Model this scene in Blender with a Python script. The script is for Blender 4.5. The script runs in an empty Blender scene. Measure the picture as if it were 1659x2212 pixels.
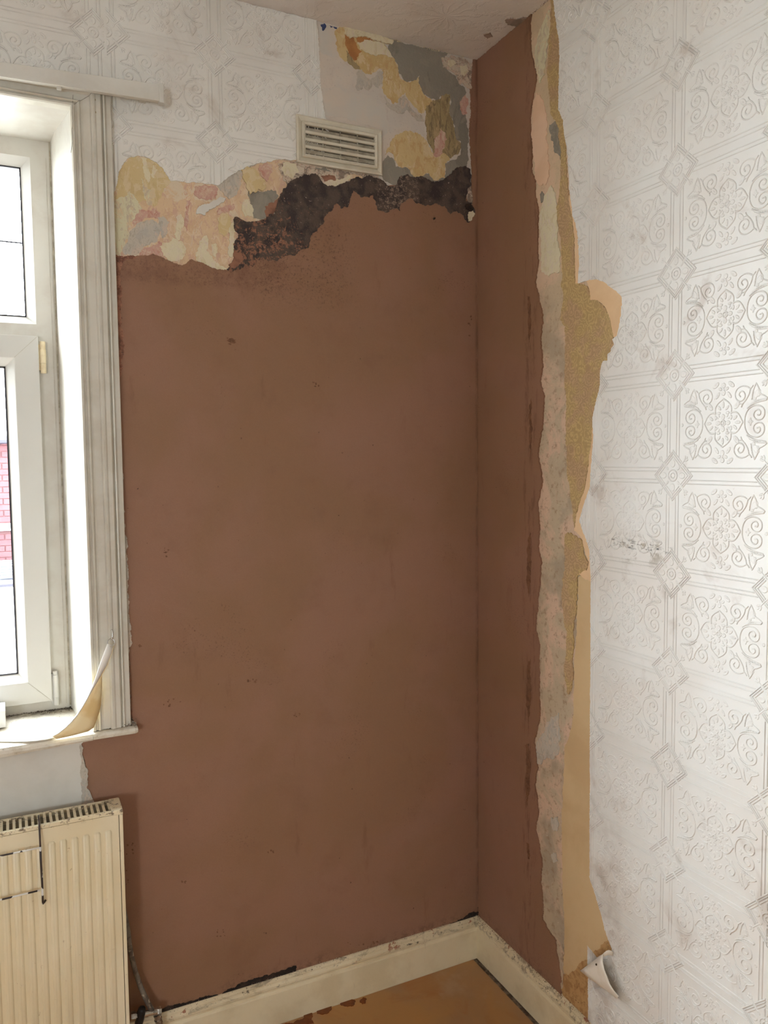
import bpy, bmesh, math, random
import numpy as np
from mathutils import Vector, Matrix
from mathutils.geometry import tessellate_polygon

# ------------------------------------------------------------------ camera
S = bpy.context.scene
FPX, YAW, PIT, ROL = 1696.99, math.radians(25.696), math.radians(3.956), math.radians(-0.55)
CAM = np.array([-1.327, -2.08, 1.612])
_F = np.array([math.sin(YAW)*math.cos(PIT), math.cos(YAW)*math.cos(PIT), -math.sin(PIT)])
_R = np.array([math.cos(YAW), -math.sin(YAW), 0.0])
_U = np.cross(_R, _F)
_R2 = _R*math.cos(ROL)+_U*math.sin(ROL)
_U2 = -_R*math.sin(ROL)+_U*math.cos(ROL)
cd = bpy.data.cameras.new('camera')
cam = bpy.data.objects.new('camera', cd)
S.collection.objects.link(cam)
cd.sensor_fit = 'HORIZONTAL'
cd.sensor_width = 36.0
cd.lens = FPX/1659*36.0
cd.clip_start = 0.02
cam.matrix_world = Matrix(((_R2[0], _U2[0], -_F[0], CAM[0]), (_R2[1], _U2[1], -_F[1], CAM[1]),
                           (_R2[2], _U2[2], -_F[2], CAM[2]), (0, 0, 0, 1)))
S.camera = cam
S.view_settings.view_transform = 'Standard'
S.view_settings.look = 'None'
S.view_settings.gamma = 1.0
S.view_settings.exposure = 0.0
S.view_settings.use_curve_mapping = False

# ------------------------------------------------------------------ sky (overcast)
world = bpy.data.worlds.new('overcast_sky')
S.world = world
world.use_nodes = True
wb = world.node_tree.nodes['Background']
wb.inputs[0].default_value = (0.86, 0.93, 1.0, 1)
wb.inputs[1].default_value = 47.0
S.cycles.max_bounces = 10
S.cycles.diffuse_bounces = 7
S.cycles.transparent_max_bounces = 12
S.cycles.caustics_reflective = False
S.cycles.caustics_refractive = False

def portal(name, loc, rot, sx, sy):
    l = bpy.data.lights.new(name, 'AREA'); l.shape = 'RECTANGLE'; l.size = sx; l.size_y = sy
    l.cycles.is_portal = True
    o = bpy.data.objects.new(name, l); S.collection.objects.link(o)
    o.location = loc; o.rotation_euler = rot
# daylight comes in by the window in view and by an unseen window, added as fill behind the camera
portal('daylight_window', (-1.84, 0.33, 1.69), (math.radians(-90), 0, 0), 1.34, 1.56)
W2 = dict(x0=-3.3, x1=-2.7, z0=0.9, z1=1.55, y=-3.9)
portal('daylight_fill_window', ((W2['x0']+W2['x1'])/2, W2['y']-0.06, (W2['z0']+W2['z1'])/2), (math.radians(90), 0, 0),
       W2['x1']-W2['x0'], W2['z1']-W2['z0'])

# ------------------------------------------------------------------ photograph pixel -> point of a plane of the room
def _ray(x, y):
    return _F*FPX+_R2*(x-829.5)-_U2*(y-1106)
def on_back(x, y, n=0.0):                       # plane y = -n  -> (x, z)
    d = _ray(x, y); t = (-n-CAM[1])/d[1]; q = CAM+d*t; return (float(q[0]), float(q[2]))
def on_right(x, y, n=0.0):                      # plane x = -n  -> (y, z)
    d = _ray(x, y); t = (-n-CAM[0])/d[0]; q = CAM+d*t; return (float(q[1]), float(q[2]))
def on_floor(x, y, z=0.0):
    d = _ray(x, y); t = (z-CAM[2])/d[2]; q = CAM+d*t; return (float(q[0]), float(q[1]))
def on_depth(x, y, n):                          # 3-D point on plane y=-n
    q = on_back(x, y, n); return (q[0], -n, q[1])

# ------------------------------------------------------------------ helpers
COL = S.collection
def link(o, parent=None):
    COL.objects.link(o)
    if parent is not None:
        o.parent = parent
    return o
def tag(o, label=None, cat=None, group=None, kind=None):
    if label: o['label'] = label
    if cat: o['category'] = cat
    if group: o['group'] = group
    if kind: o['kind'] = kind
    return o
def empty(name, loc=(0, 0, 0)):
    o = bpy.data.objects.new(name, None); o.location = loc; o.empty_display_size = 0.05
    return link(o)
def mesh_obj(name, verts, faces, m, parent=None, smooth=False):
    me = bpy.data.meshes.new(name)
    me.from_pydata([tuple(v) for v in verts], [], faces)
    me.update()
    if m: me.materials.append(m)
    if smooth:
        me.polygons.foreach_set('use_smooth', [True]*len(me.polygons))
    o = bpy.data.objects.new(name, me)
    link(o, parent)
    if parent is not None:                      # meshes are built in world space
        o.matrix_parent_inverse = Matrix.Translation(parent.location).inverted()
    return o
class MB:
    def __init__(s): s.v = []; s.f = []
    def add(s, vs, fs):
        b = len(s.v); s.v += [tuple(v) for v in vs]; s.f += [tuple(b+i for i in f) for f in fs]; return s
    def box(s, x0, x1, y0, y1, z0, z1):
        x0, x1 = min(x0, x1), max(x0, x1); y0, y1 = min(y0, y1), max(y0, y1); z0, z1 = min(z0, z1), max(z0, z1)
        return s.add([(x0,y0,z0),(x1,y0,z0),(x1,y1,z0),(x0,y1,z0),(x0,y0,z1),(x1,y0,z1),(x1,y1,z1),(x0,y1,z1)],
                     [(0,3,2,1),(4,5,6,7),(0,1,5,4),(1,2,6,5),(2,3,7,6),(3,0,4,7)])
    def prism(s, bottom, top):                  # two loops of equal length
        n = len(bottom)
        fs = [tuple(range(n))[::-1], tuple(range(n, 2*n))]+[(i, (i+1) % n, n+(i+1) % n, n+i) for i in range(n)]
        return s.add(list(bottom)+list(top), fs)
    def tube(s, pts, r, k=10, caps=True):
        pts = [Vector(p) for p in pts]; n = len(pts); rr = r if isinstance(r, (list, tuple)) else [r]*n
        vs = []; up = None
        for i, p in enumerate(pts):
            t = (pts[min(i+1, n-1)]-pts[max(i-1, 0)]).normalized()
            if up is None:
                up = Vector((0, 0, 1)) if abs(t.z) < .9 else Vector((1, 0, 0))
            a = t.cross(up).normalized(); up = a.cross(t).normalized()
            for j in range(k):
                w = 2*math.pi*j/k
                vs.append(tuple(p+a*(rr[i]*math.cos(w))+up*(rr[i]*math.sin(w))))
        fs = [(i*k+j, i*k+(j+1) % k, (i+1)*k+(j+1) % k, (i+1)*k+j) for i in range(n-1) for j in range(k)]
        if caps: fs += [tuple(range(k))[::-1], tuple((n-1)*k+j for j in range(k))]
        return s.add(vs, fs)
    def lathe(s, c, axis, prof, k=16):          # prof: list of (dist along axis, radius)
        ax = Vector(axis).normalized(); c = Vector(c)
        return s.tube([c+ax*d for d, r in prof], [max(r, 1e-4) for d, r in prof], k)
    def sweep(s, path, prof_fn):                # path stations -> list of loops of equal length
        loops = [prof_fn(p) for p in path]; n = len(loops[0])
        vs = [v for l in loops for v in l]
        fs = [(i*n+j, i*n+(j+1) % n, (i+1)*n+(j+1) % n, (i+1)*n+j) for i in range(len(loops)-1) for j in range(n)]
        fs += [tuple(range(n))[::-1], tuple((len(loops)-1)*n+j for j in range(n))]
        return s.add(vs, fs)
    def build(s, name, m, parent=None, smooth=False, bevel=0):
        o = mesh_obj(name, s.v, s.f, m, parent, smooth)
        bm = bmesh.new(); bm.from_mesh(o.data); bmesh.ops.recalc_face_normals(bm, faces=bm.faces)
        if bevel:
            bmesh.ops.bevel(bm, geom=[e for e in bm.edges if len(e.link_faces) == 2 and e.calc_face_angle(0) > .6],
                            offset=bevel, segments=2, affect='EDGES', profile=.6)
        bm.to_mesh(o.data); bm.free()
        return o

def lin(c):
    return tuple(((v/255)/12.92 if v/255 <= .04045 else ((v/255+.055)/1.055)**2.4) for v in c)+(1.0,)

# ------------------------------------------------------------------ materials
class NT:
    def __init__(s, name):
        s.m = bpy.data.materials.new(name); s.m.use_nodes = True
        s.t = s.m.node_tree; s.p = s.t.nodes['Principled BSDF']
        s.geo = s.t.nodes.new('ShaderNodeNewGeometry')
        s.pos = s.geo.outputs['Position']
    def n(s, typ, **kw):
        nd = s.t.nodes.new(typ)
        for k, v in kw.items(): setattr(nd, k, v)
        return nd
    def l(s, a, b): s.t.links.new(a, b)
    def scaled(s, v):
        mp = s.n('ShaderNodeMapping'); s.l(s.pos, mp.inputs['Vector']); mp.inputs['Scale'].default_value = v
        return mp.outputs[0]
    def noise(s, scale, detail=4, rough=.55, dist=0.0, vec=None, off=None):
        nd = s.n('ShaderNodeTexNoise'); nd.inputs['Scale'].default_value = scale
        nd.inputs['Detail'].default_value = detail; nd.inputs['Roughness'].default_value = rough
        nd.inputs['Distortion'].default_value = dist
        v = vec if vec is not None else s.pos
        if off is not None:
            ad = s.n('ShaderNodeVectorMath', operation='ADD'); s.l(v, ad.inputs[0]); ad.inputs[1].default_value = off
            v = ad.outputs[0]
        s.l(v, nd.inputs['Vector'])
        return nd.outputs['Fac']
    def ramp(s, fac, lo, hi):
        r = s.n('ShaderNodeMapRange'); r.clamp = True; r.interpolation_type = 'SMOOTHSTEP'
        s.l(fac, r.inputs[0]); r.inputs[1].default_value = lo; r.inputs[2].default_value = hi
        return r.outputs[0]
    def math(s, op, a, b=None):
        r = s.n('ShaderNodeMath', operation=op)
        for i, v in enumerate((a, b)):
            if v is None: continue
            if isinstance(v, (int, float)): r.inputs[i].default_value = v
            else: s.l(v, r.inputs[i])
        return r.outputs[0]
    def mix(s, fac, a, b):
        r = s.n('ShaderNodeMix', data_type='RGBA')
        for i, v in ((0, fac), (6, a), (7, b)):
            if isinstance(v, (int, float)): r.inputs[i].default_value = v
            elif isinstance(v, tuple): r.inputs[i].default_value = v
            else: s.l(v, r.inputs[i])
        return r.outputs[2]
    def sep(s):
        x = s.n('ShaderNodeSeparateXYZ'); s.l(s.pos, x.inputs[0]); return x.outputs
    def band(s, v, lo, hi, soft):
        return s.math('MULTIPLY', s.ramp(v, lo-soft, lo+soft), s.math('SUBTRACT', 1.0, s.ramp(v, hi-soft, hi+soft)))
    def done(s, col, rough=.7, bump=None, bstr=.3, bdist=.002, metal=0, spec=.5):
        if isinstance(col, tuple): s.p.inputs['Base Color'].default_value = col
        else: s.l(col, s.p.inputs['Base Color'])
        if isinstance(rough, (int, float)): s.p.inputs['Roughness'].default_value = rough
        else: s.l(rough, s.p.inputs['Roughness'])
        s.p.inputs['Metallic'].default_value = metal
        s.p.inputs['Specular IOR Level'].default_value = spec
        if bump is not None:
            b = s.n('ShaderNodeBump'); b.inputs['Strength'].default_value = bstr; b.inputs['Distance'].default_value = bdist
            s.l(bump, b.inputs['Height']); s.l(b.outputs[0], s.p.inputs['Normal'])
        return s.m

def mottled(name, cols, rough=.8, bsc=50, bstr=.5, sc=(18, 34, 70), vert=.6):
    t = NT(name); col = lin(cols[0])
    for i, cc in enumerate(cols[1:]):
        f = t.ramp(t.noise(sc[i % 3], 8, .72, .8, vec=t.scaled((1, 1, vert)), off=(i*3.7, 1.3*i, 2.1)), .53, .57)
        col = t.mix(t.math('MULTIPLY', f, .85), col, lin(cc))
    return t.done(col, rough, t.math('ADD', t.noise(bsc, 6, .7), t.math('MULTIPLY', t.noise(12, 4, .6), 1.5)), bstr, .004)
def plain(name, c1, c2=None, sc=12, lo=.4, hi=.65, rough=.6, spec=.4, bsc=60, bstr=.15, speck=None, ssc=150, sthr=(.68, .72), off=(0,0,0), metal=0):
    t = NT(name)
    col = lin(c1)
    if c2: col = t.mix(t.ramp(t.noise(sc, 6, .6, .3, off=off), lo, hi), lin(c1), lin(c2))
    if speck: col = t.mix(t.ramp(t.noise(ssc, 3, .6, off=(3,1,2)), *sthr), col, lin(speck))
    return t.done(col, rough, t.noise(bsc, 5, .6), bstr, .002, metal, spec)

M = {}
# fresh brown plaster skim: pinkish and ochre clouds, dark scratches, speckles
t = NT('brown_plaster_skim')
big = t.ramp(t.noise(2.3, 4, .55, .4), .38, .62)
c = t.mix(big, lin((144,107,86)), lin((138,103,77)))
c = t.mix(t.math('MULTIPLY', t.ramp(t.noise(7, 6, .65), .5, .75), .45), c, lin((128,92,70)))
c = t.mix(t.math('MULTIPLY', t.ramp(t.noise(420, 3, .8), .3, .7), .16), c, lin((108,76,56)))
vz = t.scaled((1, 1, .25))
c = t.mix(t.math('MULTIPLY', t.ramp(t.noise(14, 5, .7, vec=vz), .6, .72), .35), c, lin((112,76,54)))
c = t.mix(t.math('MULTIPLY', t.math('MULTIPLY', t.ramp(t.noise(230, 4, .7), .58, .66), t.ramp(t.noise(5.5, 5, .65, off=(5,5,1)), .55, .66)), .7), c, lin((84,50,32)))
c = t.mix(t.math('MULTIPLY', t.ramp(t.noise(90, 2, .5, off=(9,2,2)), .76, .80), .8), c, lin((70,40,26)))
x, y, z = t.sep()
zb1 = on_back(250, 552)[1]; zb0 = on_back(250, 600)[1]
nb = t.math('MAXIMUM', t.math('MULTIPLY', t.ramp(t.noise(16, 5, .7), .4, .6), .45), t.ramp(t.noise(150, 7, .85, .5), .50, .60))
bnd = t.math('MULTIPLY', t.band(t.math('ADD', z, t.math('MULTIPLY', t.noise(9, 4, .6), .05)), zb0+.022, zb1+.06, .014), t.band(x, -1.2, -.60, .06))
bnd2 = t.math('MULTIPLY', t.band(t.math('ADD', z, t.math('MULTIPLY', t.noise(9, 4, .6), .09)), 2.08, 2.31, .05), t.band(x, -.72, -.42, .06))
c = t.mix(t.math('MULTIPLY', t.math('MULTIPLY', bnd, nb), .75), c, lin((104,68,54)))
c = t.mix(t.math('MULTIPLY', t.math('MULTIPLY', bnd2, t.ramp(t.noise(180, 6, .8), .54, .62)), .7), c, lin((78,54,42)))
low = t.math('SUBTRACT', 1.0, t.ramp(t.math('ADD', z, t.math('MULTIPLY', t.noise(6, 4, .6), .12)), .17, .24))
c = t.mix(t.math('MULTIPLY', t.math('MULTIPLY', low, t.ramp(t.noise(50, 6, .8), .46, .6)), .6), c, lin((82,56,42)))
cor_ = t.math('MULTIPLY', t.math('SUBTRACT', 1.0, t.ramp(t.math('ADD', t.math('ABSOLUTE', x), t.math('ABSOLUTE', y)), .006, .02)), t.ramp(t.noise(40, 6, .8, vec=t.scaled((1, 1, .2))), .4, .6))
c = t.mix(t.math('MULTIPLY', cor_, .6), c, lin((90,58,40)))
strk = t.math('MULTIPLY', t.band(y, -.305, -.245, .012), t.ramp(t.noise(60, 7, .8, vec=t.scaled((1, 1, .16))), .5, .62))
c = t.mix(t.math('MULTIPLY', strk, .6), c, lin((96,62,42)))
M['skim'] = t.done(c, .62, t.math('ADD', t.noise(9, 4, .5), t.math('MULTIPLY', t.noise(240, 3, .6), .12)), .35, .004, 0, .35)
t = NT('rough_plaster_edge')
c = t.mix(t.ramp(t.noise(45, 6, .7), .42, .6), lin((160,112,88)), lin((112,72,54)))
c = t.mix(t.ramp(t.noise(190, 3, .7), .6, .68), c, lin((62,38,32)))
M['skim_edge'] = t.done(c, .8, t.noise(170, 4, .7), .8, .003)
# white painted embossed paper
def paper(name, base, warm, scuff=False):
    t = NT(name)
    c = t.mix(t.ramp(t.noise(3.2, 4, .5), .42, .66), lin(base), lin(warm))
    c = t.mix(t.math('MULTIPLY', t.ramp(t.noise(8, 5, .6, .5, off=(2,7,1)), .58, .72), .45), c, lin((176,160,146)))
    c = t.mix(t.math('MULTIPLY', t.ramp(t.noise(60, 4, .75, off=(1,1,4)), .66, .74), .25), c, lin((140,126,112)))
    if scuff:
        x, y, z = t.sep()
        b = t.math('MULTIPLY', t.band(z, 1.392, 1.412, .006), t.band(y, -.79, -.60, .02))
        b = t.math('MULTIPLY', b, t.ramp(t.noise(38, 6, .8, vec=t.scaled((1, 1, 3))), .5, .62))
        c = t.mix(b, c, lin((70,68,62)))
        c = t.mix(t.math('MULTIPLY', t.math('MULTIPLY', t.band(z, 1.365, 1.42, .02), t.band(y, -.77, -.62, .03)), t.ramp(t.noise(22, 5, .7), .5, .62)), c, lin((166,156,140)))
        # grubby grey rubbing along the lower seam
        c = t.mix(t.math('MULTIPLY', t.math('MULTIPLY', t.band(y, -.66, -.50, .05), t.math('SUBTRACT', 1.0, t.ramp(z, .35, 1.0))), t.math('MULTIPLY', t.ramp(t.noise(13, 6, .7), .4, .65), .5)), c, lin((160,144,132)))
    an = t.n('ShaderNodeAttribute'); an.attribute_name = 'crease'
    c = t.mix(t.math('MULTIPLY', t.math('MULTIPLY', an.outputs['Fac'], t.ramp(t.noise(7, 4, .6, off=(3,9,3)), .25, .7)), .95), c, lin((116,106,92)))  # crease shade painted in so the relief reads more strongly
    return t.done(c, t.math('ADD', t.math('MULTIPLY', t.noise(6, 3), .15), .32), t.noise(180, 4, .6), .12, .001, 0, .5)
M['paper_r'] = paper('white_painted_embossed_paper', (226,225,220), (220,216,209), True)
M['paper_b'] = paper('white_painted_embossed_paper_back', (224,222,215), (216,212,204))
M['white_wall'] = plain('white_painted_wall', (208,205,196), (198,194,184), 5, rough=.6)
M['paper_back'] = plain('paper_reverse', (238,232,220), (230,222,206), 20, rough=.75)
M['peach_back'] = plain('peach_paper_reverse', (222,190,150), (214,180,140), 9, rough=.8, bstr=.05)
M['lining'] = None
t = NT('lining_paper')
c = t.mix(t.ramp(t.noise(5.5, 5, .6, .4), .42, .58), lin((206,194,180)), lin((198,190,180)))
c = t.mix(t.math('MULTIPLY', t.ramp(t.noise(24, 5, .7), .5, .7), .5), c, lin((190,174,162)))
c = t.mix(t.math('MULTIPLY', t.ramp(t.noise(160, 2, .6), .62, .7), .4), c, lin((168,152,146)))
M['lining'] = t.done(c, .8, t.noise(70, 5, .7), .3, .002)
M['bluish'] = plain('bluish_white_size', (198,192,182), (204,192,178), 14, rough=.8)
M['blue_paint'] = plain('blue_paint_fleck', (60,72,110), (40,48,84), 60)
M['yellow'] = plain('yellow_distemper', (206,178,124), (192,158,104), 16, .42, .62, .8, bsc=45, bstr=.5, speck=(214,196,158), ssc=36, sthr=(.6, .7))
M['orange'] = plain('orange_brown_distemper', (176,124,72), (156,104,60), 20, rough=.8, bstr=.4)
M['cream'] = plain('cream_plaster', (222,210,178), (206,190,152), 30, rough=.85, bsc=110, bstr=.6)
M['crumble'] = plain('crumbling_old_plaster', (206,190,172), (170,146,128), 42, .45, .6, .9, bsc=90, bstr=1.0, speck=(120,104,92), ssc=120)
M['grey'] = plain('grey_cement', (134,128,116), (116,110,100), 12, rough=.85, bsc=120, bstr=.4, speck=(96,90,80), ssc=70, sthr=(.64, .7))
M['khaki'] = plain('khaki_stained_distemper', (158,138,96), (134,114,80), 30, rough=.85, bsc=60, bstr=.5)
M['pink'] = plain('pink_scraped_paint', (198,152,138), (208,180,162), 55, .45, .6, .85, bsc=130, bstr=.4)
M['peach'] = plain('peach_old_paper', (212,174,134), (202,160,124), 17, .42, .62, .8, bsc=34, bstr=.5, speck=(196,150,128), ssc=30, sthr=(.58, .68))
M['tan'] = plain('tan_yellow_old_paper', (200,168,114), (192,158,110), 14, rough=.8, bsc=40, bstr=.4)
M['greenish'] = plain('greenish_cream_paint', (206,198,164), (192,182,152), 24, rough=.8, bsc=60, bstr=.4)
M['greyblue'] = plain('grey_white_scraped_paint', (190,180,166), (176,170,162), 40, rough=.85, bsc=110, bstr=.4)
M['brown_old'] = plain('brown_old_plaster', (146,104,82), (120,84,66), 50, rough=.9, bsc=120, bstr=.7)
M['peach'] = mottled('peach_old_paper_scraped', [(208,180,146), (200,168,136), (214,192,164), (196,160,140), (210,196,172)], .8, 40, .6, (14, 30, 60))
M['tan'] = mottled('tan_yellow_old_paper_scraped', [(200,178,132), (192,168,124), (208,190,154)], .8, 40, .5)
M['greenish'] = mottled('greenish_cream_paint_scraped', [(206,200,168), (196,186,156), (206,184,150), (186,170,150)], .8, 60, .5)
M['greyblue'] = mottled('grey_white_scraped', [(188,180,166), (178,172,162), (200,182,164), (170,160,146)], .85, 90, .6, (26, 44, 90))
M['yellow'] = mottled('yellow_distemper_scraped', [(200,176,128), (192,164,112), (208,188,150), (190,156,108)], .8, 45, .6, (12, 26, 60))
M['pink'] = mottled('pink_paint_scraped', [(194,154,138), (206,182,162), (184,132,116), (200,170,148)], .85, 120, .6, (40, 70, 120))
M['crumble'] = mottled('crumbling_plaster_mixed', [(202,188,168), (184,164,144), (160,138,120), (206,176,156), (128,112,98)], .9, 90, 1.0, (34, 60, 120), 1)
M['cream'] = mottled('cream_plaster_mixed', [(216,206,176), (206,192,156), (214,200,180)], .85, 100, .7, (30, 60, 110))
M['grey'] = mottled('grey_cement_mixed', [(138,132,120), (126,120,108), (146,138,124)], .88, 110, .5, (10, 24, 60))
M['khaki'] = mottled('khaki_distemper_mixed', [(156,138,100), (138,120,86), (178,154,116), (120,104,78)], .85, 60, .6, (20, 40, 80), .3)
# bituminous black coat rubbed with brown plaster
t = NT('black_damp_proof_coat')
x, y, z = t.sep()
low = t.math('SUBTRACT', 1.0, t.ramp(z, 2.17, 2.38))         # the brown smear is heavier towards the lower end
low = t.math('MULTIPLY', low, t.math('SUBTRACT', 1.0, t.ramp(x, -.62, -.52)))
thr = t.math('SUBTRACT', t.noise(95, 7, .75, .4), t.math('MULTIPLY', t.math('SUBTRACT', 1.0, low), .13))
c = t.mix(t.ramp(t.noise(24, 4, .6), .4, .6), lin((56,44,42)), lin((84,70,60)))
c = t.mix(t.ramp(thr, .49, .56), c, lin((138,96,72)))
c = t.mix(t.ramp(t.noise(150, 5, .8, off=(4,4,4)), .64, .68), c, lin((196,176,158)))
c = t.mix(t.math('MULTIPLY', t.math('MULTIPLY', t.band(x, -.335, -.215, .03), t.ramp(t.noise(130, 5, .8, off=(1,4,7)), .5, .6)), .55), c, lin((176,150,128)))
M['black'] = t.done(c, .75, t.noise(90, 6, .7), 1.0, .004)
M['drag'] = plain('dark_drag_mark', (122,86,62), (98,66,46), 60, rough=.9, bsc=150, bstr=.9)
M['black_gap'] = plain('black_gap_dirt', (34,27,23), (60,46,36), 60, rough=.95, bsc=150, bstr=.8)
# right hand strip: scraped old plaster
t = NT('scraped_old_plaster')
x, y, z = t.sep()
ns = t.noise(9, 6, .65, .6)
c = t.mix(t.ramp(ns, .42, .56), lin((206,176,152)), lin((184,166,140)))
c = t.mix(t.ramp(t.noise(5, 5, .6, off=(1,3,8)), .5, .62), c, lin((166,150,128)))
up = t.ramp(z, 1.7, 2.3)
c = t.mix(t.math('MULTIPLY', up, .45), c, lin((216,190,156)))
c = t.mix(t.math('MULTIPLY', t.ramp(t.noise(48, 7, .8, off=(3,3,3)), .52, .62), t.math('SUBTRACT', .8, t.math('MULTIPLY', up, .6))), c, lin((150,124,98)))
c = t.mix(t.ramp(t.noise(120, 4, .7, off=(8,3,3)), .66, .72), c, lin((214,200,182)))
M['scraped'] = t.done(c, .82, t.noise(85, 6, .7), .7, .003)
# gold paper with embossed scrolls
t = NT('gold_embossed_paper')
vo = t.n('ShaderNodeTexVoronoi'); vo.inputs['Scale'].default_value = 34; vo.inputs['Randomness'].default_value = .85
t.l(t.pos, vo.inputs['Vector'])
rings = t.math('SINE', t.math('ADD', t.math('MULTIPLY', vo.outputs['Distance'], 30.0), t.math('MULTIPLY', t.noise(110, 5, .7), 17.0)))
rr = t.ramp(rings, -.7, .9)
c = t.mix(t.ramp(t.noise(13, 5, .6), .44, .58), lin((192,164,112)), lin((188,156,118)))
c = t.mix(t.math('MULTIPLY', t.math('SUBTRACT', 1.0, rr), .4), c, lin((130,104,66)))
M['gold'] = t.done(c, .6, rr, .6, .0010, 0, .4)
M['tan_paper'] = plain('buff_lining_paper', (202,174,132), (192,162,120), 5, rough=.75, bsc=30, bstr=.1)
M['damask'] = plain('brown_damask_old_paper', (178,140,92), (154,114,70), 48, .44, .6, .75, bsc=80, bstr=.6, speck=(120,84,48), ssc=120, sthr=(.62, .7))
M['wood_paint'] = plain('white_gloss_woodwork', (206,202,190), (196,190,176), 12, rough=.38, bsc=50, bstr=.12, speck=(150,140,124), ssc=90, sthr=(.74, .8))
M['wood_edge'] = plain('chipped_white_paint_edge', (204,198,178), (170,160,140), 40, .5, .62, .6, bsc=120, bstr=.6, speck=(120,92,70), ssc=90, sthr=(.64, .7))
M['upvc'] = plain('white_upvc', (204,202,196), None, rough=.28, bstr=.02)
M['upvc_dirty'] = plain('white_upvc_reveal', (206,203,194), (198,192,182), 10, rough=.35, bstr=.05)
M['hinge'] = plain('yellowed_hinge_plastic', (226,212,178), (214,196,160), 60, rough=.4, speck=(160,120,84), ssc=160, sthr=(.68, .74))
M['gasket'] = plain('dark_gasket', (60,58,62), None, rough=.6)
M['lead'] = plain('dark_lead_strip', (70,70,82), None, rough=.5)
M['sill'] = None
t = NT('weathered_white_sill')
x, y, z = t.sep()
c = t.mix(t.ramp(t.noise(20, 5, .7), .45, .65), lin((216,210,196)), lin((196,186,166)))
c = t.mix(t.ramp(t.noise(120, 5, .75), .64, .68), c, lin((110,98,80)))
c = t.mix(t.math('MULTIPLY', t.ramp(y, .13, .20), t.ramp(t.noise(50, 5, .7), .3, .6)), c, lin((96,86,74)))
M['sill'] = t.done(c, .5, t.noise(90, 5, .6), .4, .002)
M['debris'] = plain('dark_debris', (58,48,40), (96,84,70), 90, rough=.95, bsc=200, bstr=1)
# floor covering
t = NT('orange_brown_floor_covering')
c = t.mix(t.ramp(t.noise(3.5, 5, .55, .5), .38, .6), lin((178,132,78)), lin((164,126,88)))
c = t.mix(t.ramp(t.noise(7, 5, .6, .8, off=(4,1,0)), .5, .7), c, lin((166,112,62)))
c = t.mix(t.math('MULTIPLY', t.ramp(t.noise(5, 5, .6, off=(9,9,9)), .56, .68), .6), c, lin((184,150,116)))
c = t.mix(t.ramp(t.noise(150, 3, .6), .76, .8), c, lin((216,196,160)))
M['floor'] = t.done(c, t.math('ADD', t.math('MULTIPLY', t.noise(9, 3), .2), .38), t.noise(40, 4, .6), .08, .001)
M['damp'] = plain('wet_brown_drip', (112,56,22), (128,68,28), 40, rough=.25, bstr=.1)
M['subfloor'] = plain('dusty_grey_floor_edge', (150,134,116), (100,84,70), 40, .4, .6, .95, bsc=120, bstr=1, speck=(176,160,140), ssc=110, sthr=(.66, .7))
# skirting
t = NT('cream_gloss_skirting')
x, y, z = t.sep()
c = t.mix(t.ramp(t.noise(7, 5, .6), .42, .62), lin((220,206,174)), lin((208,192,158)))
c = t.mix(t.math('MULTIPLY', t.ramp(t.noise(26, 5, .7, vec=t.scaled((1, 1, .4))), .62, .72), .4), c, lin((176,156,122)))
c = t.mix(t.ramp(t.noise(70, 5, .7, off=(2,2,2)), .73, .76), c, lin((104,70,40)))
top = t.ramp(z, .098, .118)
c = t.mix(t.math('MULTIPLY', t.math('MULTIPLY', top, .8), t.ramp(t.noise(30, 7, .8, .5, vec=t.scaled((.35, .35, 1))), .53, .62)), c, lin((150,136,112)))
c = t.mix(t.math('MULTIPLY', top, t.ramp(t.noise(40, 6, .8, off=(7,1,5), vec=t.scaled((.5, .5, 1))), .62, .66)), c, lin((60,48,40)))
c = t.mix(t.math('MULTIPLY', t.ramp(z, .105, .12), t.ramp(t.noise(14, 4, .7, off=(6,6,6)), .6, .64)), c, lin((156,104,78)))
msk = t.math('MULTIPLY', t.ramp(x, -.028, -.02), t.math('MULTIPLY', t.ramp(z, .096, .108), t.ramp(t.noise(34, 7, .8, off=(2,8,2)), .50, .60)))
c = t.mix(t.math('MULTIPLY', msk, .7), c, lin((94,76,62)))
M['skirt'] = t.done(c, .4, t.noise(60, 6, .7), .35, .003)
# ceiling: fan-brushed texture
t = NT('fan_textured_ceiling')
vo = t.n('ShaderNodeTexVoronoi'); vo.inputs['Scale'].default_value = 3.2; vo.inputs['Randomness'].default_value = .7
vo.voronoi_dimensions = '2D'
t.l(t.pos, vo.inputs['Vector'])
sub = t.n('ShaderNodeVectorMath', operation='SUBTRACT'); t.l(t.pos, sub.inputs[0]); t.l(vo.outputs['Position'], sub.inputs[1])
sx = t.n('ShaderNodeSeparateXYZ'); t.l(sub.outputs[0], sx.inputs[0])
ang = t.math('ARCTAN2', sx.outputs[1], sx.outputs[0])
wv = t.math('SINE', t.math('ADD', t.math('MULTIPLY', ang, 13.0), t.math('MULTIPLY', t.noise(14, 5, .7), 16.0)))
ring = t.math('SINE', t.math('MULTIPLY', vo.outputs['Distance'], 34.0))
h = t.math('ADD', t.math('MULTIPLY', t.ramp(wv, .2, 1.0), 1.0), t.math('MULTIPLY', ring, .25))
c = t.mix(t.ramp(t.noise(6, 5, .6), .45, .65), lin((216,210,204)), lin((208,199,191)))
M['ceiling'] = t.done(c, .55, t.math('ADD', h, t.math('MULTIPLY', t.noise(60, 4, .6), .8)), .4, .0016)
M['ceiling_tear'] = plain('grey_ceiling_scar', (138,126,114), (168,150,138), 30, rough=.9, bsc=90, bstr=.8)
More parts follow.
